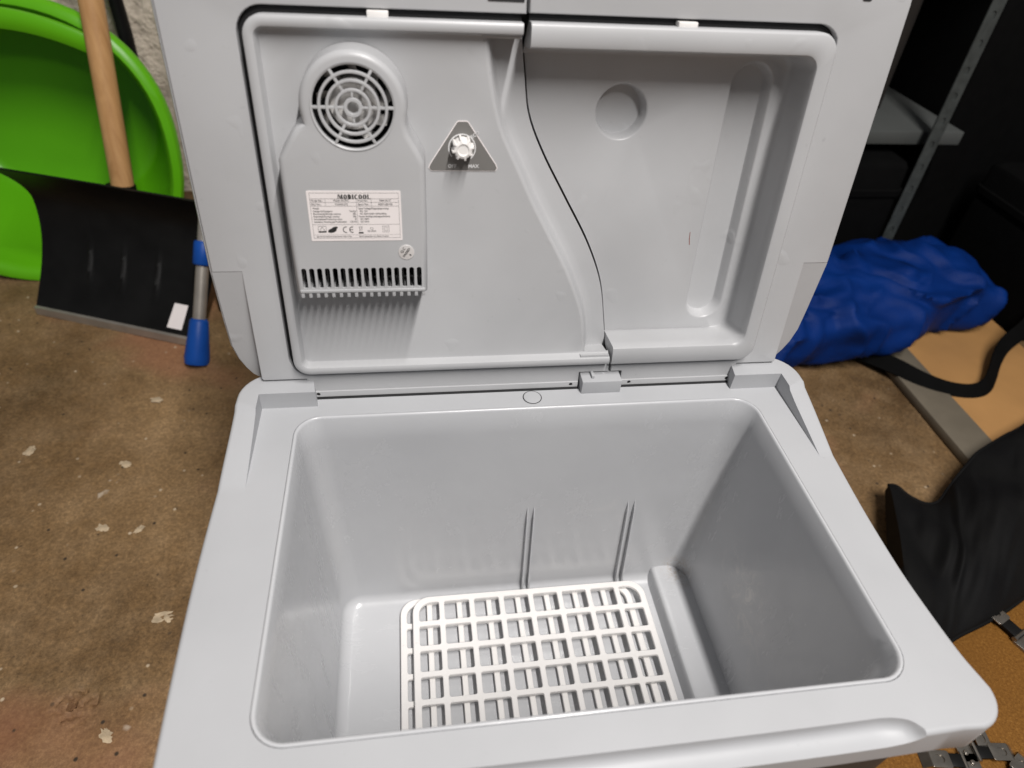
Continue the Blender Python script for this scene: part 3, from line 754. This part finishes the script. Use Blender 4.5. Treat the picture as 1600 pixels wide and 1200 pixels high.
# stencil wordmark, drawn as thick and thin strokes
bm = bmesh.new()
WX, WY, WH, CW = -.1503, .17335, .0033, .00285
def poly(pts): bm.faces.new([bm.verts.new(LT(WX + x, WY + y, LZ + .00014)) for x, y in pts])
def bar(x0, x1, y0=0, y1=WH): poly([(x0, y0), (x1, y0), (x1, y1), (x0, y1)])
def ell(cx, rx, r0, r1, a0, a1, n=16):
    """crescent between an outer ellipse and a slim counter"""
    P = []
    for k in range(n + 1):
        a = R(a0 + (a1 - a0) * k / n); P.append((a, (WX + cx + rx * math.cos(a), WY + WH / 2 + WH / 2 * math.sin(a)), (WX + cx + r0 * math.cos(a), WY + WH / 2 + r1 * math.sin(a))))
    loft(bm, [[LT(*p[1], LZ + .00014) for p in P], [LT(*p[2], LZ + .00014) for p in P]], False)
x = 0
for ch in 'MOBICOOL':
    if ch == 'M': bar(x, x + .0004); poly([(x + .0003, WH), (x + .0012, WH), (x + .0020, .0008), (x + .0016, 0)]); poly([(x + .0016, 0), (x + .0020, .0008), (x + .0026, WH), (x + .0023, WH)]); bar(x + .0023, x + .0033); x += .0038
    elif ch == 'O': ell(x + .0013, .0013, .00028, WH * .40, 0, 360); x += .0030
    elif ch == 'B': bar(x, x + .0009); ell(x + .0009, .0013, .0003, WH * .10, -90, 90); poly([(x + .0009, WH * .45), (x + .0022, WH * .3), (x + .0021, WH * .1), (x + .0016, 0), (x + .0009, 0)]); x += .0028
    elif ch == 'I': bar(x, x + .0010); x += .0015
    elif ch == 'C': ell(x + .0013, .0013, .0003, WH * .40, 40, 320); x += .0028
    elif ch == 'L': bar(x, x + .0009); poly([(x + .0009, 0), (x + .0022, 0), (x + .0022, WH * .35), (x + .0018, WH * .1), (x + .0009, WH * .1)]); x += .0025
finish('wordmark', bm, M['ink'], lab, 0)
# inspection sticker
bm = bmesh.new(); QC = (-.1054, .1340)
prism(bm, circ(*QC, .0057, 30), HW + .0004, HW - .0001, LT, .0002)
qc = finish('inspection_sticker', bm, M['silver'], BOX, 30)
bm = bmesh.new()
tq = lambda a, c: LT(a, c, HW + .00055)
ra = R(55); off = lambda a, d: (QC[0] + a * math.cos(ra) - d * math.sin(ra), QC[1] + a * math.sin(ra) + d * math.cos(ra))
text_bm(bm, 'Q.C', .0027, tq, off(0, .0020), ra, 'CENTER', .00004); text_bm(bm, 'PASSED', .0024, tq, off(0, -.0010), ra, 'CENTER', .00004); text_bm(bm, '8', .0024, tq, off(0, -.0042), ra, 'CENTER', .00004)
finish('lettering', bm, M['ink'], qc, 0)

# --- dial plate and knob ---------------------------------------------------
TRI = [(-.0852, .1842), (-.0380, .1842), (-.0366, .1866), (-.0377, .1892), (-.0580, .2185), (-.0592, .2194), (-.0656, .2194), (-.0668, .2185), (-.0863, .1892), (-.0872, .1866)]
bm = bmesh.new(); prism(bm, TRI, .0004, -.0001, LT)
dp = finish('dial_plate', bm, M['paper'], BOX, 0); dp['label'] = 'white-edged border of the dial plate'
bm = bmesh.new(); prism(bm, offs(TRI, .0006), .0007, .0003, LT); finish('dial_face', bm, M['dial'], dp, 0)
KC = (-.0628, .2022)
bm = bmesh.new()
tk = lambda a, c: LT(a, c, .00085)
text_bm(bm, 'OFF', .0036, tk, (-.0700, .1868), 0, 'CENTER', .0001); text_bm(bm, 'MAX', .0036, tk, (-.0545, .1868), 0, 'CENTER', .0001)
text_bm(bm, 'ECO', .0034, tk, (-.0558, .2072), R(35), 'LEFT', .0001)
n = 30; loft(bm, [[LT(KC[0] + r * math.cos(R(-50 + 270 * i / n)), KC[1] - .0014 + r * math.sin(R(-50 + 270 * i / n)), .0008) for i in range(n + 1)] for r in (.0092, .0100)], False)
finish('lettering', bm, M['wink'], dp, 0)
bm = bmesh.new()
def star(r0, r1, n=8, ph=12):
    out = []
    for k in range(n):
        for da, r in ((-22.5, r0), (-8, r0), (-5, r1), (5, r1), (8, r0)):
            a = R(ph + 360 * k / n + da); out.append((KC[0] + r * math.cos(a), KC[1] + r * math.sin(a)))
    return out
L3 = [[LT(*q, w) for q in star(a, b)] for a, b, w in ((.0068, .0082, .0010), (.0066, .0081, .0105), (.0063, .0077, .0116), (.0052, .0060, .0124), (.0042, .0042, .0126), (.0034, .0034, .0118))]
loft(bm, L3, True, False, True)
finish('knob', bm, M['white'], BOX, 30)

# ------------------------------------------------------------------ grates
def grate(name, x0, x1, y0, y1, z0, z1, label):
    bm = bmesh.new()
    b = .0056; fr = .0066; ncol, nrow = 8, 8
    ix0, ix1, iy0, iy1 = x0 + fr, x1 - fr, y0 + fr, y1 - fr
    edge = .0212; mid = ((ix1 - ix0) - 2 * edge - (ncol - 1) * b) / (ncol - 2)
    cols = []; x = ix0
    for k in range(ncol):
        w = edge if k in (0, ncol - 1) else mid; cols.append((x, x + w)); x += w + b
    hh = ((iy1 - iy0) - (nrow - 1) * b) / nrow
    holes = []
    for i, (a, c) in enumerate(cols):
        for j in range(nrow):
            yy = iy0 + j * (hh + b); cor = (i in (0, ncol - 1)) and (j in (0, nrow - 1))
            h = rrect(a, c, yy, yy + hh, .0020, 3)
            if cor:   # the four corner cells follow the rounded outer corner
                gxx, gyy = (a if i == 0 else c), (yy if j == 0 else yy + hh); rr = .0135
                cxx, cyy = gxx + (rr if i == 0 else -rr), gyy + (rr if j == 0 else -rr)
                h2 = []
                for q in h:
                    d = Vector((q[0] - cxx, q[1] - cyy))
                    inx = (q[0] - cxx) * (1 if i else -1) > 0; iny = (q[1] - cyy) * (1 if j else -1) > 0
                    if inx and iny and d.length > rr: continue
                    h2.append(q)
                arcp = []
                a0 = {(0, 0): 180, (1, 0): 270, (1, 1): 0, (0, 1): 90}[(int(i > 0), int(j > 0))]
                arcp = [(cxx + rr * math.cos(R(a0 + 15 * t)), cyy + rr * math.sin(R(a0 + 15 * t))) for t in range(7)]
                cen = Vector(((a + c) / 2, yy + hh / 2))
                h = sorted(h2 + arcp, key=lambda q: math.atan2(q[1] - cen.y, q[0] - cen.x))
            holes.append(h)
    o = rrect(x0, x1, y0, y1, .018, 8); r = .0007
    loft(bm, [[Vector((*q, z0)) for q in o], [Vector((*q, z1 - r)) for q in o], [Vector((*q, z1)) for q in offs(o, r)]])
    big = [offs(h, -.0005) for h in holes]
    fill2d(bm, offs(o, r), big, lambda a, c: Vector((a, c, z1)))
    for h, g in zip(holes, big): loft(bm, [[Vector((*q, z1)) for q in g], [Vector((*q, z1 - .0006)) for q in h], [Vector((*q, z0)) for q in h]])
    fill2d(bm, o, holes, lambda a, c: Vector((a, c, z0)))
    for cx, cy in ((x0 + .02, y0 + .0035), (x1 - .02, y0 + .0035), (x0 + .02, y1 - .0035), (x1 - .02, y1 - .0035)):
        prism(bm, circ(cx, cy, .003, 10), z0 + .0002, z0 - .0042, ID, 0, bottom=True)
    ob = finish(name, bm, M['white'], None, 30, ((x0 + x1) / 2, (y0 + y1) / 2, z0))
    return tag(ob, label, 'grate', 'white grates stacked in the cool box')
grate('floor_grate', -.1285, .1245, .0162, .2397, -.2608, -.2575, 'lower white plastic grate, offset to the left on the tub floor')
grate('floor_grate', -.1155, .1380, .0135, .2370, -.2533, -.2500, 'upper white plastic grate, lying on top of the other one')

# ------------------------------------------------------------------ left: tub, shovel, poles
def tub_plane_y(z): return 1.06 + .20 * (z - FZ)
G = thing('green_tub', (-.77, 1.06, FZ), 'big bright green plastic tub tipped on its side against the wall', 'tub')
def sup(rx, rz, z0, cx, n=64, e=2.3, yo=0.0):
    out = []
    for i in range(n):
        a = 2 * pi * i / n; c, s = math.cos(a), math.sin(a)
        x = cx + rx * math.copysign(abs(c) ** (2 / e), c); z = z0 + rz * math.copysign(abs(s) ** (2 / e), s)
        out.append(Vector((x, tub_plane_y(z) + yo, z)))
    return out
bm = bmesh.new(); cx, cz = -.775, -.122
lp = [sup(.258, .238, cz, cx, yo=.022), sup(.262, .242, cz, cx, yo=.004), sup(.258, .238, cz, cx, yo=-.004), sup(.246, .226, cz, cx, yo=-.006), sup(.238, .218, cz, cx, yo=.002), sup(.236, .216, cz, cx, yo=.012)]
for k in range(1, 9): lp.append(sup(.236 - .058 * k / 8, .216 - .058 * k / 8, cz, cx, yo=.012 + .17 * k / 8))
lp += [sup(.174, .154, cz, cx, yo=.186), sup(.16, .14, cz, cx, yo=.190)]
loft(bm, lp, True, False, True); body_g = finish('tub_body', bm, M['green'], G, 50)
bm = bmesh.new()
hp = []
for k in range(15):
    t = k / 14; x = -.86 + .25 * t; z = .098 - .030 * (2 * t - 1) ** 2 - .018 * t; hp.append(Vector((x, tub_plane_y(z) - .022 - .012 * math.sin(pi * t), z)))
L4 = []
for q in hp: L4.append([q + Vector((0, d * .8, s)) for d, s in ((-.008, -.014), (-.011, -.006), (-.011, .008), (-.006, .016), (.004, .016), (.004, -.014))])
loft(bm, L4, True, True, True); finish('handle', bm, M['green'], G, 50)

SV = thing('snow_shovel', (-.635, .90, FZ), 'black plastic snow shovel with a wooden pole leaning on the green tub', 'snow shovel')
BL, BR_, TL_, TR_ = Vector((-.779, .947, FZ + .012)), Vector((-.480, .832, FZ + .012)), Vector((-.772, 1.02, -.112)), Vector((-.440, .925, -.132))
nrm = Vector((-.36, -.93, .0)).normalized()
def blade_pt(s, t, th=0.0):
    a = BL.lerp(BR_, s); b = TL_.lerp(TR_, s); p = a.lerp(b, t)
    p = p - nrm * (.045 * math.sin(pi * min(1, t * .85)) ) + nrm * .030 * max(0, t - .72) ** 1.5 * 6
    flare = max(0, t - .70) ** 2 * (.25 if s < .5 else .15)
    p = p + Vector((-.9 if s < .5 else .9, 0, 0)) * flare * abs(s - .5) * 2
    if s < .5: p = p + Vector((.004, 0, 0)) * math.sin(pi * t) * (1 - 2 * s)
    rib = 0
    for rs in (.30, .50, .70):
        d = abs(s - rs + .05 * (t - .35)); 
        if .18 < t < .52 and d < .012: rib = .009 * (1 - d / .012) * math.sin(pi * (t - .18) / .34)
    return p + nrm * rib - nrm * th
bm = bmesh.new(); ns, ntt = 90, 30
F = [[bm.verts.new(blade_pt(i / ns, j / ntt)) for i in range(ns + 1)] for j in range(ntt + 1)]
Bk = [[bm.verts.new(blade_pt(i / ns, j / ntt, .006)) for i in range(ns + 1)] for j in range(ntt + 1)]
for j in range(ntt):
    for i in range(ns):
        bm.faces.new((F[j][i], F[j][i + 1], F[j + 1][i + 1], F[j + 1][i])); bm.faces.new((Bk[j][i], Bk[j + 1][i], Bk[j + 1][i + 1], Bk[j][i + 1]))
for j in range(ntt):
    bm.faces.new((F[j][0], F[j + 1][0], Bk[j + 1][0], Bk[j][0])); bm.faces.new((F[j][ns], Bk[j][ns], Bk[j + 1][ns], F[j + 1][ns]))
for i in range(ns):
    bm.faces.new((F[0][i], Bk[0][i], Bk[0][i + 1], F[0][i + 1])); bm.faces.new((F[ntt][i], F[ntt][i + 1], Bk[ntt][i + 1], Bk[ntt][i]))
finish('blade', bm, M['blackp'], SV, 50)
bm = bmesh.new()
L5 = []
for i in range(21):
    p = blade_pt(i / 20, 0.0); L5.append([p + nrm * .003 + Vector((0, 0, -.011)), p + nrm * .003 + Vector((0, 0, .004)), p - nrm * .009 + Vector((0, 0, .004)), p - nrm * .009 + Vector((0, 0, -.011))])
loft(bm, L5, True, True, True); finish('edge_strip', bm, M['alu'], SV, 30)
bm = bmesh.new(); tube(bm, [(-.612, 1.045, -.21), (-.607, 1.060, -.148), (-.592, 1.125, .117), (-.562, 1.265, .69), (-.545, 1.40, 1.20)], .0188, 20); finish('pole', bm, M['pole'], SV, 60)
bm = bmesh.new(); tube(bm, [(-.620, 1.036, -.27), (-.615, 1.046, -.21), (-.611, 1.056, -.162)], [.034, .030, .024], 18); finish('socket', bm, M['blackp'], SV, 60)
bm = bmesh.new(); vs = []
q0 = [(.812, .050), (.900, .050), (.905, .195), (.826, .195)]
loft(bm, [[blade_pt(s, t) + nrm * .0012 for s, t in q0], [blade_pt(s, t) + nrm * .0004 for s, t in q0]], True, True, False)
finish('sticker', bm, M['paper'], SV, 0)

P1 = thing('telescopic_pole', (-.474, .783, FZ), 'grey metal pole with blue collar and blue rubber foot beside the snow shovel', 'pole')
a, b = Vector((-.472, .783, FZ)), Vector((-.437, .902, -.158)); b2 = a + (b - a) * 4.0
d = (b - a).normalized(); ln = (b - a).length
at = lambda s: a + d * s
bm = bmesh.new(); tube(bm, [at(.03), at(.6), at(1.15)], .0105, 16); finish('tube', bm, M['alu'], P1, 60)
bm = bmesh.new(); tube(bm, [at(.002), at(.012), at(.045), at(.075), at(.079)], [.019, .0205, .0175, .0150, .0120], 16); finish('foot', bm, M['bluep'], P1, 60)
bm = bmesh.new(); tube(bm, [at(.168), at(.171), at(.205), at(.208)], [.0135, .0155, .0155, .0135], 16); finish('collar', bm, M['bluep'], P1, 60)

P2 = thing('brush_pole', (-.45, .93, FZ), 'black pole with a blue sleeve standing behind the grey metal pole', 'pole')
bm = bmesh.new(); tube(bm, [(-.452, .945, FZ + .002), (-.452, .96, -.30), (-.445, 1.10, .1), (-.43, 1.35, .75)], .0125, 14); finish('tube', bm, M['blackp'], P2, 60)
bm = bmesh.new(); tube(bm, [(-.436, .935, FZ + .003), (-.436, .938, FZ + .025), (-.436, .942, FZ + .055)], [.018, .020, .017], 14); finish('sleeve', bm, plain('teal_blue_plastic', (0.01, 0.10, 0.24), 0.5), P2, 60)
P3 = thing('black_strip', (-.60, 1.30, FZ), 'black rod standing against the wall behind the green tub rim', 'rod')
bm = bmesh.new(); tube(bm, [(-.652, 1.36, FZ + .001), (-.650, 1.395, .0), (-.660, 1.425, .7)], .014, 12); finish('rod', bm, M['blackp'], P3, 60)

# crumbs on the floor
for (x, y, r, lb) in ((-.408, .305, .0098, 'pale yellowish plaster crumb nearest the left side of the cool box'), (-.521, .446, .0065, 'flat white plaster flake left of the yellowish crumb'), (-.515, .697, .007, 'small white flake on the floor below the blue foot of the pole'), (-.664, .595, .007, 'white plaster flake at the left, out on the open floor'), (-.436, .173, .0062, 'flat beige flake near the pitted hollow in the floor'), (-.524, .560, .0065, 'greyish flake between the shovel and the cool box'), (-.474, .440, .005, 'narrow white splinter beside the flat white flake')):
    bm = bmesh.new(); bmesh.ops.create_icosphere(bm, subdivisions=3, radius=1)
    for v in bm.verts:
        v.co *= 1 + .55 * noise.noise(v.co * 4.3 + Vector((y * 70, x * 20, 0))) + .75 * noise.noise(v.co * 1.9 + Vector((x * 50, y * 50, 0))); v.co = Vector((v.co.x * r * 1.25, v.co.y * r * .8, v.co.z * r * .16))
        v.co = Matrix.Rotation(x * 31, 3, 'Z') @ v.co + Vector((x, y, FZ + r * .06))
    tag(finish('plaster_crumb', bm, M['crumb'], None, 0, (x, y, FZ)), lb, 'crumb', 'plaster crumbs on the floor')

# ------------------------------------------------------------------ right: boards, cloth, bag, rack
bm = bmesh.new(); box(bm, .335, 1.35, -.60, .30, FZ + .0015, -.345, bev=.0015)
tag(finish('fibreboard', bm, M['board'], None, 30, (.8, -.15, FZ)), 'brown fibreboard sheet lying flat beside the front right corner of the cool box', 'board')
PN = thing('tan_panel', (.88, .5, FZ), 'tan panel with a grey edge band lying under the blue bag strap', 'panel')
bm = bmesh.new(); box(bm, .826, 1.070, .315, .860, FZ + .0015, -.3440, bev=.001); finish('board', bm, M['tan'], PN, 30)
bm = bmesh.new(); box(bm, .757, .8255, .312, .863, FZ + .0015, -.3420, bev=.0015); finish('edge_band', bm, M['strip'], PN, 30)

far = [(.575, .402, .02), (.590, .402, .016), (.604, .388, .01), (.622, .374, .008), (.642, .374, .010), (.665, .390, .016), (.690, .408, .022), (.720, .428, .028), (.750, .447, .03), (.815, .476, .03), (.863, .495, .03), (1.05, .58, .03)]
near = [(.420, .118, .006), (.450, .135, .006), (.480, .150, .006), (.505, .162, .006), (.524, .171, .006), (.545, .179, .006), (.570, .186, .006), (.591, .192, .006), (.615, .200, .006), (.640, .209, .006), (.700, .235, .006), (.95, .35, .006)]
def curve_at(tab, s):
    f = s * (len(tab) - 1); i = min(int(f), len(tab) - 2); t = f - i; p0, p1, p2, p3 = (Vector(tab[max(0, min(len(tab) - 1, k))]) for k in (i - 1, i, i + 1, i + 2))
    return .5 * ((2 * p1) + (p2 - p0) * t + (2 * p0 - 5 * p1 + 4 * p2 - p3) * t * t + (3 * p1 - p0 - 3 * p2 + p3) * t ** 3)
BB = thing('black_bag', (.65, .30, -.345), 'black nylon bag lying flat on the brown boards, its pointed corner towards the cool box', 'bag')
bm = bmesh.new(); na, nb = 110, 60
def cloth_pt(s, t, under=False):
    p = curve_at(near, s).lerp(curve_at(far, s), t)
    z = -.3425 + p.z
    if under: return Vector((p.x, p.y, -.3435 + p.z * (.4 if t > .5 else .2)))
    puff = .030 * math.sin(pi * t) ** .7
    fold = .020 * noise.noise(Vector((s * 5 + t * 2, t * 1.8, 1.7))) + .004 * noise.noise(Vector((s * 13 - t * 3, t * 4, 5)))
    fold += .010 * math.exp(-((s - .36 - .12 * t) / .03) ** 2) * t
    return Vector((p.x, p.y, z + puff + fold * math.sin(pi * t) ** .6))
for und in (False, True):
    vv = [[bm.verts.new(cloth_pt(i / na, j / nb, und)) for i in range(na + 1)] for j in range(nb + 1)]
    for j in range(nb):
        for i in range(na): bm.faces.new((vv[j][i], vv[j][i + 1], vv[j + 1][i + 1], vv[j + 1][i]) if not und else (vv[j][i], vv[j + 1][i], vv[j + 1][i + 1], vv[j][i + 1]))
    if und:
        ed = lambda V: [V[0][i] for i in range(na + 1)] + [V[j][na] for j in range(1, nb + 1)] + [V[nb][i] for i in range(na - 1, -1, -1)] + [V[j][0] for j in range(nb - 1, 0, -1)]
        A_, B_ = ed(up), ed(vv)
        for i in range(len(A_)):
            k = (i + 1) % len(A_); bm.faces.new((A_[i], B_[i], B_[k], A_[k]))
    up = vv
finish('cover', bm, M['black'], BB, 60)
bm = bmesh.new(); tube(bm, [curve_at(near, i / 60) * 1.0 + Vector((0, 0, -.344)) - Vector((0, 0, curve_at(near, i / 60).z - .004)) for i in range(61)], .0030, 8); finish('piping', bm, M['black'], BB, 60)
bm = bmesh.new(); tube(bm, [cloth_pt(i / 90, 1.0) + Vector((0, 0, .000)) for i in range(91)], .0024, 8); finish('piping', bm, M['black'], BB, 60)

# steel latches
def latch(loc, rot, label, sc=1.0, grp='steel latches on the fibreboard'):
    T = thing('toggle_latch', loc, label, 'latch', grp)
    mt = Matrix.Translation(Vector(loc)) @ Matrix.Rotation(rot, 4, 'Z') @ Matrix.Scale(sc, 4)
    tf = lambda x, y, z: mt @ Vector((x, y, z))
    bm = bmesh.new(); prism(bm, rrect(-.011, .011, .006, .034, .003, 4), .0095, .0078, tf, .0004, [obround(0, .014, .028, .0052)], .0015, True)
    loft(bm, [[tf(x, y, z) for x, y, z in ((-.010, .033, .0085), (.010, .033, .0085), (.010, .033, .0100), (-.010, .033, .0100))], [tf(x, y, z) for x, y, z in ((-.010, .041, -.0), (.010, .041, -.0), (.010, .043, .001), (-.010, .043, .001))]], True, True, True)
    finish('hook_plate', bm, M['steel'], T, 30)
    bm = bmesh.new(); box(bm, -.0085, .0085, -.016, .0075, .004, .0085, tf, .0008); finish('lever', bm, M['blackp'], T, 30)
    bm = bmesh.new(); prism(bm, rrect(-.012, .012, -.036, -.012, .003, 4), .0042, .0002, tf, .0006, [circ(0, -.026, .0035, 14)], .003); finish('base_plate', bm, M['steel'], T, 30)
    bm = bmesh.new(); tube(bm, [tf(-.0115, -.013, .0062), tf(.0115, -.013, .0062)], .0032 * sc, 10); finish('pin', bm, M['steel'], T, 50)
    bm = bmesh.new(); prism(bm, circ(0, -.026, .0032, 12), .0062, .0012, tf, .0008); finish('rivet', bm, M['steel'], T, 50)
latch((.617, .183, -.3450), R(22), 'steel latch poking out from under the black bag edge', 1.0)
latch((.447, .046, -.3450), R(80), 'steel latch under the front right corner, left end of the row', .8)
latch((.487, .050, -.3450), R(-97), 'steel latch in the middle of the row under the front right corner', .8)
latch((.503, .026, -.3450), R(-62), 'steel latch at the right end of the row, tilted outward', .75)
latch((.494, .078, -.3450), R(170), 'steel latch just behind the tilted one, half hidden by the box corner', .7)

# blue bag
BG = thing('blue_bag', (.78, .83, FZ), 'crumpled royal blue nylon bag lying on the floor in front of the rack', 'bag')
bm = bmesh.new(); A0, A1 = Vector((.34, .76, 0)), Vector((1.025, .893, 0)); ax = (A1 - A0).normalized(); sd = Vector((-ax.y, ax.x, 0))
rows = []; NA, NC = 120, 64
for i in range(NA + 1):
    s = i / NA; e = min(1, (1 - s) / .04) ; e2 = min(1, s / .10); end = math.sqrt(max(0, 1 - (1 - e) ** 2)) * math.sqrt(max(0, 1 - (1 - e2) ** 2)); end = max(.04, end)
    c = A0.lerp(A1, s); hw = (.128 + .012 * math.sin(s * 5)) * (.72 + .28 * end); hh = (.062 + .010 * math.sin(2.5 * s + .4)) * (.70 + .30 * end); row = []
    for k in range(NC):
        t = 2 * pi * k / NC; cc, ss = math.cos(t), math.sin(t)
        x = hw * math.copysign(abs(cc) ** .85, cc); z = hh * math.copysign(abs(ss) ** .6, ss)
        q = Vector((s * 7.0, x * 14, z * 9 + 2))
        q2 = Vector((s * 3.4 + x * 6, x * 3.5 - s * 2.6 + z * 4, 4)); q2 += Vector((noise.noise(q), noise.noise(q + Vector((5, 3, 1))), 0)) * .35; f = (.010 * noise.noise(q * .6) + .020 * (.4 - min(1, abs(noise.noise(q2)) * 3.4)) + .013 * (.4 - min(1, abs(noise.noise(q2 * 2.1 + Vector((3, 1, 7)))) * 3.6))) * (.45 + .55 * min(1, e * 1.0))
        n2 = Vector((cc, ss)); x += f * n2.x; z += f * n2.y * (1 if ss > -.2 else .1)
        p = c + sd * x + Vector((0, 0, FZ + hh + z)); p.z = max(FZ + .003, p.z); row.append(p)
    rows.append(row)
loft(bm, rows, True, True, True); finish('bag_body', bm, M['blue'], BG, 70)
stp = [(.715, .735, .020), (.735, .712, .022), (.760, .676, .026), (.790, .640, .024), (.825, .616, .022), (.865, .607, .022), (.900, .618, .024), (.930, .645, .028), (.962, .680, .034), (1.00, .712, .042), (1.06, .745, .055), (1.12, .79, .07)]
bm = bmesh.new(); L6 = []
for i in range(61):
    s = i / 60; p = curve_at(stp, s); q = curve_at(stp, min(1, s + .01)) - curve_at(stp, max(0, s - .01)); q.z = 0; q.normalize(); sdv = Vector((-q.y, q.x, 0)); wv = sdv * .75 + Vector((0, 0, .66))
    hwid = .0165 - .003 * math.sin(pi * s); b0 = Vector((p.x, p.y, FZ + p.z))
    up_ = Vector((0, 0, .001)) + sdv * -.0005
    L6.append([b0 - wv * hwid, b0 + wv * hwid, b0 + wv * hwid + up_ * 2, b0 - wv * hwid + up_ * 2])
loft(bm, L6, True, True, True); finish('strap', bm, M['vblack'], BG, 40)

# rack
RK = thing('steel_rack', (.893, 1.0, FZ), 'galvanised steel shelf rack with perforated post behind the blue bag', 'rack')
def post(x, y, s=1):
    bm = bmesh.new(); 
    hs = [obround(x + .013, z, z + .014, .0042, 5) for z in [FZ + .03 + .045 * k for k in range(24)]]
    tf = lambda a, b, c: Vector((a, y - c, b))
    prism(bm, [(x, FZ + .002), (x + .026, FZ + .002), (x + .026, .75), (x, .75)], .0, -.0018, tf, 0, hs, .0018, True)
    box(bm, x + .0242, x + .026, y + .0018, y + .032, FZ + .002, .75)
    return finish('post', bm, M['galv'], RK, 30)
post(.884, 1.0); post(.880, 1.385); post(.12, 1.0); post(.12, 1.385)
for z in (-.040, .36):  # upper shelf is out of view, added to shade the rack contents
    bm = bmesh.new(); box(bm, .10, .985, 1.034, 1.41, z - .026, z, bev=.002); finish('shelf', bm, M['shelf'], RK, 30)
    for k in (0, 1):
        pass
def bulky(name, x0, x1, y0, y1, z0, z1, mat, label, cat):
    T = thing(name, ((x0 + x1) / 2, (y0 + y1) / 2, z0), label, cat)
    bm = bmesh.new(); L7 = []
    for k, (d, z) in enumerate(((.006, z0 + .001), (0, z0 + .008), (.0, z0 + (z1 - z0) * .5), (.002, z1 - .012), (.006, z1 - .004), (.016, z1))):
        L7.append([Vector((q[0], q[1], z)) for q in rrect(x0 + d, x1 - d, y0 + d, y1 - d, .02, 5)])
    loft(bm, L7, True, True, True); finish('case_body', bm, mat, T, 40)
    bm = bmesh.new(); zz = z0 + (z1 - z0) * .78
    loft(bm, [[Vector((q[0], q[1], zz + a)) for q in rrect(x0 - b, x1 + b, y0 - b, y1 + b, .022, 5)] for a, b in ((-.008, -.002), (-.006, .003), (.006, .003), (.008, -.002))]); finish('lid_band', bm, mat, T, 40)
    bm = bmesh.new(); xm = (x0 + x1) / 2; tube(bm, [(xm - .06, y0 + .002, zz - .05), (xm - .055, y0 - .016, zz - .052), (xm, y0 - .02, zz - .056), (xm + .055, y0 - .016, zz - .052), (xm + .06, y0 + .002, zz - .05)], .006, 8); finish('handle', bm, mat, T, 40)
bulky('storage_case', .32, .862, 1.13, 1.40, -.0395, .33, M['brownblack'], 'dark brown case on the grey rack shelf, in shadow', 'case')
bulky('storage_case', .32, .872, .985, 1.38, FZ, -.085, M['vblack'], 'black case on the floor under the rack shelf', 'case')
bulky('storage_case', 1.00, 2.10, 1.10, 1.43, FZ, .42, M['vblack'], 'tall matt black case right of the rack post', 'case')
bulky('storage_case', 1.085, 1.75, .765, 1.05, FZ, -.10, M['vblack'], 'low matt black case on the floor right of the blue bag', 'case')
